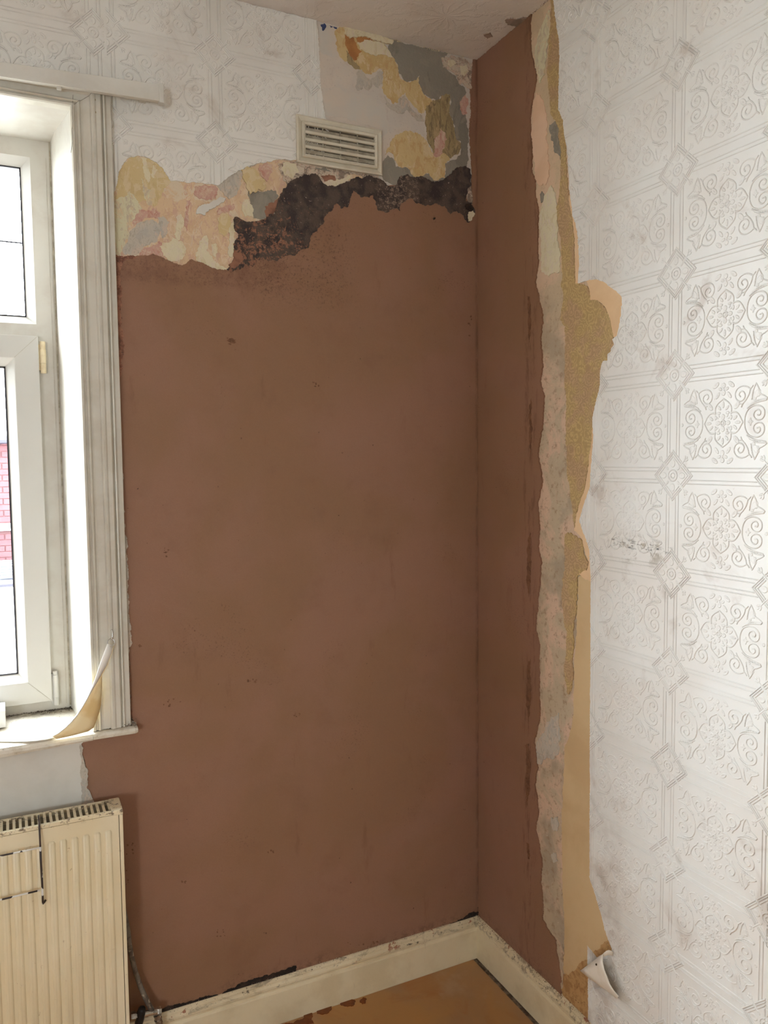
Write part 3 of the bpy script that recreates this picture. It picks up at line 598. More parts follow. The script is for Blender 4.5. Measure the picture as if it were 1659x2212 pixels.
# --- embossed paper: relief of one panel with a quarter diamond at each corner
PX, PZ = .2642, .2183
def relief(nx=240, nz=198):
    hx, hy = PX*500, PZ*500
    X, Y = np.meshgrid(np.abs(np.linspace(-hx, hx, nx+1)), np.abs(np.linspace(-hy, hy, nz+1)))
    Hh = np.zeros_like(X)
    def sm(a, b, v):
        t_ = np.clip((v-a)/(b-a), 0, 1); return t_*t_*(3-2*t_)
    def stroke(pts, w, amp=1.0):
        nonlocal Hh
        pts = np.array(pts, float)
        if len(pts) > 2:                                   # Catmull-Rom smoothing
            q = [2*pts[0]-pts[1]]+list(pts)+[2*pts[-1]-pts[-2]]; out = []
            for i in range(1, len(q)-2):
                for t_ in (0, .25, .5, .75):
                    a, b, c_, d_ = q[i-1], q[i], q[i+1], q[i+2]
                    out.append(.5*((2*b)+(-a+c_)*t_+(2*a-5*b+4*c_-d_)*t_**2+(-a+3*b-3*c_+d_)*t_**3))
            pts = np.array(out+[pts[-1]])
        lo = pts.min(0)-w-2; hi = pts.max(0)+w+2
        mk = (X > lo[0]) & (X < hi[0]) & (Y > lo[1]) & (Y < hi[1])
        x, y = X[mk], Y[mk]; D = np.full(x.shape, 1e9)
        for a, b in zip(pts[:-1], pts[1:]):
            ab = b-a; L = ab@ab+1e-9
            t_ = np.clip(((x-a[0])*ab[0]+(y-a[1])*ab[1])/L, 0, 1)
            D = np.minimum(D, np.hypot(x-a[0]-t_*ab[0], y-a[1]-t_*ab[1]))
        Hh[mk] = np.maximum(Hh[mk], amp*(1-sm(w/2-1.0, w/2+.8, D)))
    def blob(cx, cy, a, b, ang=0, amp=.85, hollow=.35):
        nonlocal Hh
        c_, s_ = math.cos(math.radians(ang)), math.sin(math.radians(ang))
        u = (X-cx)*c_+(Y-cy)*s_; v = -(X-cx)*s_+(Y-cy)*c_
        k = np.sqrt((u/a)**2+(v/b)**2); d = (k-1)*min(a, b)
        body = (1-sm(-.6, .9, d))*(amp-hollow*(1-np.clip(k, 0, 1)))
        Hh = np.maximum(Hh, body)
    def line_h(y0, x1): stroke([(0, y0), (x1, y0)], 2.6)
    # central quatrefoil
    stroke([(19,19),(24,21),(32,20),(39,14),(44,6),(47.5,0)], 3.0)
    stroke([(19,19),(20,25),(19,33),(13.5,40),(6.5,45),(0,49)], 3.0)
    r_ = np.hypot(X, Y)
    Hh = np.maximum(Hh, .9*(1-sm(.6, 2.0, np.abs(r_-5.5)))); blob(0, 0, 2.6, 2.6)
    blob(12.5, 0, 5.2, 4.4); blob(0, 12.5, 4.4, 5.2)
    for k_ in (0, 1):
        for ang, d, a in ((0, 17, 6.5), (42, 14.5, 5.5), (88, 11, 4.6)):
            cx, cy = 19+d*math.cos(math.radians(ang)), d*math.sin(math.radians(ang))
            if k_: blob(cy, cx+1, 2.7, a, -ang, .9) if ang == 0 else blob(cy, cx+1, a, 2.6, 90-ang, .9)
            else: blob(cx, cy, a, 2.7, ang, .9)
    blob(14.5, 10.5, 3.2, 1.6, 35); blob(10.5, 14.5, 3.2, 1.6, 55)
    blob(33, 34, 8.5, 4.6, 48, .9, .5)
    # side scrolls
    stroke([(52,0),(53,10),(57,20),(64,27),(75,31),(87,29.5),(95.5,23),(97.5,13),(93,5),(84,2.6),(76,6),(73,13),(76,20),(83,22.5),(88.5,18),(87,12.5),(82,12.5)], 2.8)
    blob(66, 0, 2.4, 7.5, 0, .8); blob(66, 0, 6, 2.2, 0, .8); blob(107.5, 0, 3.4, 3.4)
    stroke([(58,27),(68,33),(82,37),(101,40)], 2.8)
    # corner leaf
    stroke([(64,33),(82,41),(103,42.5),(95,49),(88,52),(85,57),(83,64),(77,74)], 2.6)
    stroke([(77,74),(72,64),(69,52),(68,44)], 2.6)
    blob(80, 54, 10, 6, 45, .55, .1); blob(74.5, 43.5, 3.6, 3.0, 20); blob(84, 50, 2, 2)
    # upper scrolls
    stroke([(70,70),(64,65),(56,69),(45,71),(34,67),(28.5,57),(31,46.5),(39,41.5),(48,44),(52,51),(48.5,59),(41.5,60.5),(37.5,55),(41,50.5)], 2.8)
    stroke([(64,65),(61,54),(54,43),(47,36),(44,30)], 2.8); stroke([(47,36),(41,36)], 2.4)
    # top flower and leaves
    blob(0, 61, 4.6, 5.6); blob(0, 76, 5.0, 5.0); blob(8.2, 69, 4.4, 3.2, 25); blob(0, 68.5, 1.8, 1.8)
    blob(19, 77, 8.5, 4.2, -35, .9, .5); blob(14.5, 56, 7.6, 3.2, -52, .9, .4)
    # borders
    for off in (9.2, 17.2):
        Y0 = hy-off; X1 = hx-(58-off); stroke([(0, Y0), (X1, Y0)], 2.5)
        X0 = hx-off; Y1 = hy-(58-off); stroke([(X0, 0), (X0, Y1)], 2.5)
    # diamond boss
    dx, dy = hx-X, hy-Y; D = dx+dy; r2 = np.hypot(dx, dy)
    cross = np.abs(dx-dy)/math.sqrt(2)
    for d0, w in ((54.5, 2.6), (48.5, 2.2), (41.5, 2.4)):
        g = .95*(1-sm(w/2-.6, w/2+.9, np.abs(D-d0)/math.sqrt(2)))*sm(2.2, 3.4, cross)
        Hh = np.maximum(Hh, g)
    Hh = np.maximum(Hh, .95*(1-sm(.7, 2.0, np.abs(r2-12.3)))); Hh = np.maximum(Hh, .9*(1-sm(.6, 1.8, np.abs(r2-5.6))))
    stroke([(hx-20, hy-20), (hx-34, hy-34)], 1.9)
    blob(hx-33.5, hy-38.5, 4.6, 2.2, 70); blob(hx-38.5, hy-33.5, 4.6, 2.2, 20); blob(hx-39.5, hy-39.5, 2.4, 1.8, 45)
    blob(hx-26.5, hy, 8.5, 6.6, 0, .85, .25); blob(hx, hy-26.5, 6.6, 8.5, 0, .85, .25)
    blob(hx-16, hy-16, 4.6, 2.8, 45)
    return Hh
RNX, RNZ, AMP = 240, 198, .0028
HF = relief(RNX, RNZ)*AMP
gz, gx = np.gradient(HF, PZ/RNZ, PX/RNX)
_b = HF.copy()                                   # grime and relief shade painted into the colour at the foot of raised lines
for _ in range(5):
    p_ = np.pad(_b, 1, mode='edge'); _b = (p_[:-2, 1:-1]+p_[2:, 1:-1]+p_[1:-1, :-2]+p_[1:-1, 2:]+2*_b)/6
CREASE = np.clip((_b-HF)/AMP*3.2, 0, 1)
def panel_mesh(name, keep=None):
    """keep(s, z) in local metres -> bool array; the mesh lies in local x,z and rises towards -y"""
    xs = np.linspace(0, PX, RNX+1); zs = np.linspace(0, PZ, RNZ+1)
    XX, ZZ = np.meshgrid(xs, zs)
    ok = np.ones(XX.shape, bool) if keep is None else keep(XX, ZZ)
    cell = ok[:-1, :-1] & ok[1:, :-1] & ok[:-1, 1:] & ok[1:, 1:]
    raised = HF > 1e-6
    B4 = 6; quads = []
    W = RNX+1
    blocky = np.zeros(cell.shape, bool)
    for j in range(0, RNZ, B4):
        for i in range(0, RNX, B4):
            if j+B4 <= RNZ and cell[j:j+B4, i:i+B4].all() and not raised[j:j+B4+1, i:i+B4+1].any():
                blocky[j:j+B4, i:i+B4] = True
                quads.append((j*W+i, j*W+i+B4, (j+B4)*W+i+B4, (j+B4)*W+i))
    jj, ii = np.nonzero(cell & ~blocky)
    a = jj*W+ii
    Q = np.stack([a, a+1, a+W+1, a+W], 1)
    Q = np.vstack([Q, np.array(quads, int).reshape(-1, 4)])
    if len(Q) == 0: return None
    used, inv = np.unique(Q.ravel(), return_inverse=True)
    Q = inv.reshape(-1, 4)
    V = np.stack([XX.ravel()[used], -HF.ravel()[used], ZZ.ravel()[used]], 1)
    N = np.stack([-gx.ravel()[used], -np.ones(len(used)), -gz.ravel()[used]], 1); N /= np.linalg.norm(N, axis=1)[:, None]
    me = bpy.data.meshes.new(name)
    me.vertices.add(len(V)); me.vertices.foreach_set('co', V.ravel())
    me.loops.add(Q.size); me.loops.foreach_set('vertex_index', Q.ravel())
    me.polygons.add(len(Q)); me.polygons.foreach_set('loop_start', np.arange(0, Q.size, 4))
    me.polygons.foreach_set('use_smooth', np.ones(len(Q), bool))
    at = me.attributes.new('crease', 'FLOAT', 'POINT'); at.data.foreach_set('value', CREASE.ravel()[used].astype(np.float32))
    me.update(calc_edges=True)
    me.normals_split_custom_set_from_vertices(N.tolist())
    return me
def in_poly(px, py, poly):
    inside = np.zeros(px.shape, bool); n = len(poly); j = n-1
    for i in range(n):
        xi, yi = poly[i]; xj, yj = poly[j]
        if yi != yj:
            inside ^= ((yi > py) != (yj > py)) & (px < (xj-xi)*(py-yi)/(yj-yi)+xi)
        j = i
    return inside
FULL = {}
PR = {}
def emboss(wall, s0, z0, poly):
    """one embossed panel whose lower corner sits at wall coordinate s0 (x, or -y on the right wall), z0"""
    rot = 0 if wall == 'b' else -math.pi/2
    loc = (s0, -.0024, z0) if wall == 'b' else (-.0024, -s0, z0)
    par = wall_back if wall == 'b' else wall_right
    mt = M['paper_b'] if wall == 'b' else M['paper_r']
    def keep(X_, Z_):
        return in_poly(X_+s0, Z_+z0, poly) & (Z_+z0 < H-.0005) & (Z_+z0 > .0)
    gx_, gz_ = np.meshgrid(np.linspace(0, PX, 34), np.linspace(0, PZ, 34))
    k = keep(gx_, gz_)
    if not k.any(): return
    if k.all():
        if wall not in FULL:
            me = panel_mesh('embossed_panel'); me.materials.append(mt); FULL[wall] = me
        me = FULL[wall]
    else:
        me = panel_mesh('embossed_panel', keep)
        if me is None: return
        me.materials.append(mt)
    o = bpy.data.objects.new('embossed_panel', me)
    o.location = loc; o.rotation_euler = (0, 0, rot); link(o, par)
    return o
# back wall sheet
SB = [(243,432),(246,420),(250,406),(254,388),(259,367),(267,352),(277,342),(286,339),(295,337),(309,338),(322,342),(337,350),(350,361),(358,376),(368,391),(385,391),(401,394),(422,394),(443,397),(457,397),(470,401),(481,393),(491,385),(506,374),(521,367),(540,358),(558,353),(576,350),(600,345),(642,346),
      (700,350),(708,300),(712,262),(704,256),(700,240),(698,225),(696,205),(693,190),(691,160),(690,130),(688,100),(686,70),(684,40)]
PB = [on_back(x, y, .0022) for x, y in SB]
PB = PB+[(PB[-1][0]-.001, H), (XL, H), (XL, 2.46), (-1.1, 2.46), (-1.1, 1.9), (PB[0][0]-.004, 2.2)]
layer('wallpaper_sheet', 'b', None, 0, .0022, M['paper_b'], jag=.0016, step=.004, plane=PB, seed=70, label='embossed white painted wallpaper with torn lower edge')
seam = on_back(228, 150)[0]
seam2 = -.536
def cut(poly, s_lo, s_hi):
    q = clip_halfplane(clip_halfplane(poly, lambda p: p[0]-s_lo), lambda p: s_hi-p[0]); return q
PBr = cut(PB, seam+.0006, 9)
for c_ in (-1, 0, 1):
    poly = cut(PBr, seam+.0006, seam2-.0005) if c_ < 1 else cut(PBr, seam2+.0005, 9)
    for r_ in (-1, 0, 1, 2): emboss('b', -.8002+c_*PX, 2.652-(r_+1)*PZ, poly)
PBl = cut(PB, -9, seam-.0006)
for c_ in range(0, 7):
    for r_ in (-1, 0): emboss('b', -1.095-c_*PX, 2.6431-(r_+1)*PZ, PBl)
emboss('b', -1.095-PX, 2.6431-2*PZ, PBl)
# right wall sheet
SR = [(1196,0),(1199,32),(1204,65),(1208,84),(1209,130),(1207,201),(1207,239),(1217,260),(1219,290),(1225,317),(1230,388),(1230,407),(1234,434),(1238,469),(1244,485),(1248,504),(1250.5,542),(1252,575),(1250,590),(1249,612),(1264,607),(1280,604),(1290,604),(1306,610),(1314,617),(1329,627),(1343,640),(1344,650),(1340,694),(1334,725),(1323,733),(1327,745),(1321,752),(1320,760),(1313,765),(1313,778),(1303,780),(1299,790),(1297,800),(1297,830),(1290,860),(1285,881),(1280,903),(1282,948),(1277,1005),(1275,1052),(1268,1072),(1262,1088),(1257,1106),(1252,1125),(1262,1154),(1270,1175),(1273.5,1189),(1276,1241),(1276,1415),(1275,1507),(1275,1700),(1274,1895),(1284,1925),(1294,1958),(1302,1988),(1310,2018),(1317,2036),(1324,2054),(1313,2054),(1303,2061),(1289,2068),(1269,2042),(1270,2095),(1271,2110),(1271,2150)]
PRt = [on_right(x, y, .0022) for x, y in SR]
xb = PRt[-1][0]
PRw = [(PRt[0][0], H)]+PRt+[(xb, .10), (YF, .10), (YF, H)]
layer('wallpaper_sheet', 'r', None, 0, .0022, M['paper_r'], jag=.0009, step=.004, plane=PRw, seed=71, label='embossed white painted wallpaper with torn edge')
PRs = [(-y, z) for y, z in PRw]
for c_ in range(-1, 7):
    poly = cut(PRs, .5323+(0.0006 if c_ >= 0 else -9), 9) if c_ >= 0 else cut(PRs, -9, .5323-.0006)
    if c_ in (0, 1): poly = cut(poly, -9, .5323+2*PX-.0005)
    if c_ in (2, 3): poly = cut(poly, .5323+2*PX+.0005, 9)
    for r_ in range(-2, 12): emboss('r', .5323+c_*PX, 2.4399-(r_+1)*PZ, poly)

# --- right wall layers
def RL(name, px, n, m, label=None, jag=.003, seed=1, step=.003): return layer(name, 'r', px, 0, n, m, jag, step, label, seed)
SKR = [(1147,27),(1145,54),(1146,100),(1157,152),(1158,174),(1149,217),(1145,258),(1146,287),(1150,320),(1147,366),(1156,388),(1156,423),(1162,447),(1161,488),(1162,570),(1160,584),(1156,611),(1164,645),(1172,679),(1167,736),(1172,790),(1166,823),(1174,850),(1172,918),(1162,978),(1171,1039),(1161,1090),(1165,1141),(1162,1181),(1169,1219),(1162,1290),(1157,1355),(1165,1398),(1164,1480),(1166,1547),(1154,1602),(1161,1663),(1155,1694),(1160,1722),(1163,1755),(1156,1793),(1163,1818),(1170,1862),(1167,1907),(1172,1946),(1172,1987),(1186,2012),(1200,2031),(1203,2064),(1208,2081),(1212,2110),(1211,2136)]
P = [(0, H)]+[(on_right(1147, 27)[0], H)]+[on_right(x, y, .0035) for x, y in SKR]+[(on_right(1211, 2136)[0]-.01, .02), (0, .02)]
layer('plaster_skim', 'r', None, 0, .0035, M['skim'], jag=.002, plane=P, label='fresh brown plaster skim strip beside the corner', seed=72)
RL('old_gold_paper', [(1185,-20),(1190,8),(1186,60),(1184,120),(1181,152),(1184,190),(1189,244),(1200,262),(1207,300),(1211,347),(1209,400),(1206,434),(1200,450),(1206,488),(1211,515),(1215,600),(1211,619),(1217,637),(1210,691),(1221,704),(1220,770),(1220,840),(1223,857),(1222,906),(1224,970),(1224,1020),(1228,1040),(1233,1080),(1240,1140),(1246,1108),(1262,1060),(1270,1010),(1278,950),(1284,900),(1300,850),(1310,790),(1330,740),(1325,724),(1318,690),(1308,664),(1290,648),(1275,643),(1268,618),(1246,612),(1241,600),(1240,520),(1232,440),(1226,400),(1222,330),(1222,280),(1215,240),(1214,130),(1210,60),(1206,-20)], .0010, M['gold'], 'old gold embossed paper', jag=.002, seed=73)
RL('old_gold_paper', [(1220,1155),(1226,1150),(1240,1156),(1256,1166),(1262,1200),(1270,1215),(1266,1230),(1254,1240),(1246,1250),(1248,1270),(1243,1330),(1237,1370),(1240,1400),(1235,1430),(1238,1450),(1235,1485),(1226,1500),(1218,1450),(1221,1420),(1224,1380),(1218,1340),(1212,1290),(1214,1250),(1220,1230)], .0012, M['gold'], 'old gold embossed paper', jag=.003, seed=74)
RL('peach_backing', [(1231,400),(1238,440),(1246,500),(1252,545),(1254,612),(1243,612),(1241,520),(1236,470),(1229,430)], .0013, M['peach_back'], 'peach paper edge', jag=.001, seed=75)
RL('peach_backing', [(1264,600),(1290,598),(1316,610),(1348,636),(1349,652),(1345,694),(1338,728),(1325,728),(1318,690),(1308,664),(1300,655),(1290,648),(1275,648),(1274,628),(1268,610)], .0013, M['peach_back'], 'peach reverse of the peeled paper', jag=.0008, seed=76)
RL('peach_backing', [(1290,860),(1284,905),(1288,950),(1282,1005),(1280,1052),(1266,1095),(1258,1125),(1268,1160),(1280,1195),(1282,1260),(1262,1250),(1250,1240),(1268,1232),(1272,1216),(1264,1196),(1258,1166),(1246,1150),(1240,1146),(1246,1108),(1262,1060),(1270,1010),(1278,950),(1280,905)], .0016, M['peach_back'], 'peach paper edge', jag=.0015, seed=77)
RL('lining_paper', [(1250,1246),(1262,1240),(1284,1236),(1286,1600),(1284,1905),(1300,1940),(1330,2040),(1326,2050),(1318,2028),(1305,2033),(1297,2046),(1286,2052),(1270,2072),(1258,2076),(1249,2084),(1240,2097),(1228,2107),(1215,2099),(1217,2070),(1219,2015),(1217,1959),(1215,1876),(1213,1766),(1215,1700),(1219,1655),(1219,1615),(1230,1588),(1238,1547),(1238,1515),(1241,1425),(1246,1344),(1249,1290)], .0014, M['tan_paper'], 'buff lining paper strip', jag=.002, seed=78)
RL('old_damask_paper', [(1212,2136),(1214,2105),(1228,2104),(1240,2094),(1249,2080),(1262,2070),(1276,2062),(1290,2040),(1300,2030),(1330,2025),(1336,2070),(1290,2110),(1276,2110),(1276,2200),(1262,2210),(1240,2190),(1220,2160)], .0010, M['damask'], 'brown damask old paper near the skirting', jag=.002, seed=79)
RL('plaster_fringe', [(1208,2070),(1214,2040),(1219,2060),(1218,2100),(1216,2130),(1211,2136)], .0018, M['scraped'], 'torn pinkish fringe', jag=.003, seed=80)
RL('plaster_patch', [(1156,100),(1168,60),(1186,20),(1188,60),(1180,110),(1176,160),(1166,180),(1158,150)], .0012, M['greenish'], 'pale greenish paint', jag=.006, seed=81)
RL('plaster_patch', [(1150,230),(1158,200),(1172,215),(1180,260),(1182,330),(1186,380),(1178,400),(1160,395),(1150,330)], .0012, plain('pink_cream_plaster', (222,190,162), (214,180,150), 10, rough=.85, bstr=.3), 'pink cream plaster', jag=.005, seed=82)
RL('plaster_patch', [(1186,270),(1198,262),(1206,290),(1212,330),(1210,345),(1198,330),(1190,300)], .0013, M['grey'], 'grey patch', jag=.005, seed=83)
RL('plaster_patch', [(1166,470),(1174,430),(1190,400),(1202,450),(1206,490),(1208,560),(1212,590),(1190,592),(1170,588)], .0012, M['cream'], 'cream plaster', jag=.005, seed=84)
RL('plaster_hole', [(1166,420),(1170,413),(1174,418),(1173,434),(1168,438)], .0016, M['grey'], 'dark grey hole', jag=.001, seed=85)
RL('plaster_patch', [(1190,1766),(1204,1764),(1206,1784),(1202,1796),(1192,1792)], .0014, M['greyblue'], 'white patch', jag=.004, seed=86)
RL('plaster_patch', [(1190,1845),(1200,1842),(1204,1860),(1194,1862)], .0014, M['greyblue'], 'white patch', jag=.004, seed=87)
RL('plaster_patch', [(1180,1560),(1206,1540),(1210,1600),(1196,1640),(1160,1650),(1158,1610)], .0010, M['greyblue'], 'grey white patch', jag=.008, seed=88)
RL('drag_mark', [(1140,1430),(1146,1424),(1147,1500),(1142,1560),(1136,1520)], .0038, M['drag'], 'dark drag mark', jag=.003, seed=89)
RL('drag_mark', [(1134,1610),(1142,1606),(1146,1660),(1144,1700),(1139,1740),(1135,1680)], .0038, M['drag'], 'dark drag mark', jag=.003, seed=90)
RL('drag_mark', [(1140,1165),(1146,1150),(1146,1230),(1142,1290),(1137,1250)], .0038, M['drag'], 'dark drag mark', jag=.003, seed=91)
RL('drag_mark', [(1137,1820),(1142,1822),(1145,1850),(1141,1856)], .0038, M['drag'], 'dark drag mark', jag=.002, seed=92)
RL('drag_mark', [(1140,640),(1144,640),(1147,700),(1143,740),(1140,700)], .0038, M['drag'], 'dark drag mark', jag=.002, seed=93)
RL('drag_mark', [(1143,880),(1148,860),(1150,930),(1146,980)], .0038, M['drag'], 'dark drag mark', jag=.003, seed=94)
# lifted edge of the embossed paper on the bulge and the fallen dog-ear
def r3(x, y, n): q = on_right(x, y, n); return (-n, q[0], q[1])
rows = []
tl = (1253, 2097)
top = [(1302, 2061), (1278, 2079), (1253, 2097)]
jag_e = [(1302,2061),(1302,2078),(1306,2096),(1312,2112),(1318,2127),(1326,2140),(1336,2152),(1333,2156)]
low_e = [(1253,2097),(1262,2104),(1271,2112),(1281,2119),(1292,2127),(1304,2136),(1322,2149),(1332,2157)]
for i in range(8):
    a, b = low_e[i], jag_e[i]
    row = []
    for j in range(7):
        u = j/6
        n = .006+.030*u+.004*(i/7)*(1-u)
        if i == 0: n = .005+.024*u
        row.append(r3(a[0]+(b[0]-a[0])*u, a[1]+(b[1]-a[1])*u, n))
    rows.append(row)
ribbon_surface('torn_paper_flap', rows, M['paper_back'], wall_right, .0008, label='dog eared flap of torn paper showing its plain reverse')
rows = [[r3(1302+24*u, 2061-7*math.sin(math.pi*u)-3*u, .028*(1-u)**.7+.003), r3(1304+20*u, 2067-3*math.sin(math.pi*u)-2*u, .024*(1-u)**.7+.003)] for u in (0, .15, .35, .55, .75, 1)]
ribbon_surface('torn_paper_fold', rows, M['paper_back'], wall_right, .0008)
c_ = r3(1287, 2084, .0295)
MB().lathe((c_[0]+.010, c_[1], c_[2]), (-1, 0, 0), [(0, .0025), (.0095, .0025), (.0100, .0001)], 10).build('nail_hole', M['debris'], wall_right)

# ------------------------------------------------------------------ skirting
def skirt_prof(): return [(0,0),(.018,0),(.018,.094),(.0165,.098),(.0130,.101),(.0130,.105),(.0155,.109),(.0155,.115),(.0110,.121),(.0110,.126),(.0070,.132),(.002,.134),(0,.134)]
pr = skirt_prof()
bb = struct('baseboard_back', MB().add([(XL, -n, z) for n, z in pr]+[(-n, -n, z) for n, z in pr],
    [tuple(range(len(pr))), tuple(range(2*len(pr)-1, len(pr)-1, -1))]+[(i, (i+1) % len(pr), len(pr)+(i+1) % len(pr), len(pr)+i) for i in range(len(pr))]), M['skirt'])
br = struct('baseboard_right', MB().add([(-n, YF, z) for n, z in pr]+[(-n, -n, z) for n, z in pr],
    [tuple(range(len(pr))), tuple(range(2*len(pr)-1, len(pr)-1, -1))]+[(i, (i+1) % len(pr), len(pr)+(i+1) % len(pr), len(pr)+i) for i in range(len(pr))]), M['skirt'])
bl = struct('baseboard_left', MB().box(XL, XL+.018, YF, -.03, 0, .13), M['skirt'])
# flakes of paint and plaster crumbs along the top edges
rnd = random.Random(4)
def crumbs(name, par, pts, m):
    mb = MB()
    for c, s in pts:
        s *= .62
        v = [Vector(c)+Vector((rnd.uniform(-1, 1), rnd.uniform(-1, 1), rnd.uniform(-.6, .8)))*s for _ in range(5)]
        mb.add(v, [(0,1,2),(0,2,3),(0,3,1),(1,2,4),(2,3,4),(3,1,4)])
    o = mb.build(name, m, par); o['kind'] = 'stuff'; return o
crumbs('plaster_crumbs', bb, [((rnd.uniform(-1.05, -.01), -rnd.uniform(.002, .012), rnd.uniform(.128, .138)), rnd.uniform(.001, .0035)) for _ in range(420)], M['crumble'])
crumbs('dirt_crumbs', bb, [((rnd.uniform(-1.05, -.01), -rnd.uniform(.003, .016), rnd.uniform(.112, .137)), rnd.uniform(.001, .0028)) for _ in range(220)], M['debris'])
crumbs('plaster_crumbs', br, [((-rnd.uniform(.002, .012), rnd.uniform(-.8, -.01), rnd.uniform(.128, .138)), rnd.uniform(.001, .004)) for _ in range(360)], M['brown_old'])
crumbs('dirt_crumbs', br, [((-rnd.uniform(.003, .016), rnd.uniform(-.8, -.01), rnd.uniform(.112, .137)), rnd.uniform(.001, .0035)) for _ in range(360)], M['debris'])
crumbs('dirt_crumbs', floor, [((-rnd.uniform(.019, .031), rnd.uniform(-.8, -.02), rnd.uniform(-.004, .001)), rnd.uniform(.001, .004)) for _ in range(380)], M['subfloor'])
# drips on the floor
def F(px, seed): return layer('damp_drip', 'f', px, .0008, .0016, M['damp'], .002, .004, 'dark brown drip on the floor covering', seed)
F([(778,2160),(785,2154),(792,2157),(790,2166),(782,2168),(778,2165)], 1)
F([(734,2162),(742,2156),(758,2156),(768,2163),(764,2172),(750,2174),(738,2171)], 2)
F([(684,2183),(690,2172),(702,2167),(714,2170),(717,2178),(708,2188),(694,2191),(685,2189)], 3)
F([(654,2190),(664,2182),(674,2186),(676,2194),(672,2202),(678,2210),(650,2214),(620,2216),(640,2204),(656,2199)], 4)
F([(600,2214),(625,2209),(645,2214),(620,2225),(600,2222)], 5)
# ceiling scars and the ragged line where ceiling meets wall
def C(px, n, m, label, seed, jag=.004): return layer('ceiling_scar', 'c', px, 0, n, m, jag, .004, label, seed)
C([(1092,42),(1130,38),(1150,42),(1185,8),(1190,14),(1150,52),(1120,58),(1096,54)], .0015, M['ceiling_tear'], 'grey scar at the ceiling edge', 1)
C([(1044,76),(1058,72),(1064,80),(1052,84)], .0012, M['ceiling_tear'], 'small grey scar on the ceiling', 2, .002)
crumbs('ceiling_crumbs', ceiling, [((rnd.uniform(-.42, -.05), -rnd.uniform(.001, .008), H-rnd.uniform(.0, .006)), rnd.uniform(.001, .005)) for _ in range(160)], M['cream'])
crumbs('ceiling_crumbs', ceiling, [((-rnd.uniform(.001, .006), rnd.uniform(-.45, -.0), H-rnd.uniform(.0, .005)), rnd.uniform(.001, .004)) for _ in range(160)], M['brown_old'])
crumbs('ceiling_crumbs', ceiling, [((-rnd.uniform(.001, .006), rnd.uniform(-.30, -.14), H-rnd.uniform(.0, .004)), rnd.uniform(.001, .003)) for _ in range(60)], M['black_gap'])
crumbs('corner_dirt', wall_right, [((-rnd.uniform(.002, .012), -rnd.uniform(.002, .012), rnd.uniform(.13, .16)), rnd.uniform(.002, .005)) for _ in range(30)], M['black_gap'])

# ------------------------------------------------------------------ window
FY = .20                                          # face of the outer frame
zs = .935
win = empty('window_1', (-1.84, 0, zs)); win['kind'] = 'structure'
# plastered reveals, slightly splayed
JR = [(-1.155, -.002), (-1.166, .06), (-1.180, .12), (-1.188, FY), (-1.188, .30)]
def wall_strip(pts, z0, z1, back):
    n = len(pts)
    lo = [(x, y, z0) for x, y in pts]+[(back, pts[-1][1], z0), (back, pts[0][1]+.004, z0)]
    return MB().prism(lo, [(x, y, z1) for x, y, _ in lo])
wall_strip(JR, zs-.002, 2.449, -1.150).build('window_reveal', M['upvc_dirty'], win)
xm = -3.675
wall_strip([(xm-x, y) for x, y in JR], zs-.002, 2.449, xm+1.150).build('window_reveal', M['upvc_dirty'], win)
hp = [(-.002, 2.449), (.06, 2.447), (.12, 2.444), (FY, 2.4415), (.30, 2.4415), (.30, 2.452), (-.002, 2.452)]
MB().prism([(-2.52, y, z) for y, z in hp], [(-1.155, y, z) for y, z in hp]).build('window_head', M['upvc_dirty'], win)
# sill board with rounded nose, weathered
sp = [(.30, zs-.02), (.30, zs+.004), (.02, zs), (-.030, zs-.001), (-.038, zs-.004), (-.041, zs-.010), (-.041, zs-.016), (-.036, zs-.022), (-.028, zs-.024), (-.002, zs-.024), (-.002, zs-.02)]
SX = -1.0465
nose = [p for p in sp if p[0] < .001]
def sill_loop(x, d):
    return [(x, y, z if z > zs-.012 else zs-.012-(zs-.012-z)*d) for y, z in sp]
sill = MB().sweep([(-2.52, 1.6), (-1.38, 1.6), (-1.165, .80), (-1.155, .80)], lambda st: sill_loop(*st)).build('window_sill', M['sill'], win)
ear = [(-.002, zs), (-.030, zs-.001), (-.038, zs-.004), (-.041, zs-.010), (-.038, zs-.018), (-.030, zs-.021), (-.002, zs-.021)]
MB().prism([(-1.155, y, z) for y, z in ear], [(SX-.006, y, z) for y, z in ear]).add([], []).build('sill_horn', M['sill'], win, bevel=.002)
MB().prism([(SX-.006, y, z) for y, z in ear], [(SX, y*.93-.001, (z-zs+.01)*.75+zs-.01) for y, z in ear]).build('sill_end', M['sill'], win)
MB().prism([(-2.63, y, z) for y, z in ear], [(-2.52, y, z) for y, z in ear]).build('sill_horn', M['sill'], win)
crumbs('sill_debris', sill, [((rnd.uniform(-1.34, -1.17), rnd.uniform(-.02, .16), zs+.002), rnd.uniform(.0006, .002)) for _ in range(130)], M['debris'])
crumbs('sill_debris', sill, [((rnd.uniform(-1.27, -1.18), rnd.uniform(.165, .198), zs+.003), rnd.uniform(.001, .004)) for _ in range(90)], M['debris'])
crumbs('sill_debris', sill, [((rnd.uniform(-1.15, -1.05), rnd.uniform(-.030, -.012), zs+.001), rnd.uniform(.001, .0045)) for _ in range(120)], M['debris'])
crumbs('sill_debris', sill, [((rnd.uniform(-1.36, -1.19), rnd.uniform(.186, .199), zs+.004), rnd.uniform(.001, .004)) for _ in range(150)], M['debris'])
crumbs('filler_lumps', sill, [((rnd.uniform(-1.085, -1.045), rnd.uniform(-.032, -.004), zs+rnd.uniform(0, .012)), rnd.uniform(.002, .006)) for _ in range(40)], M['grey'])
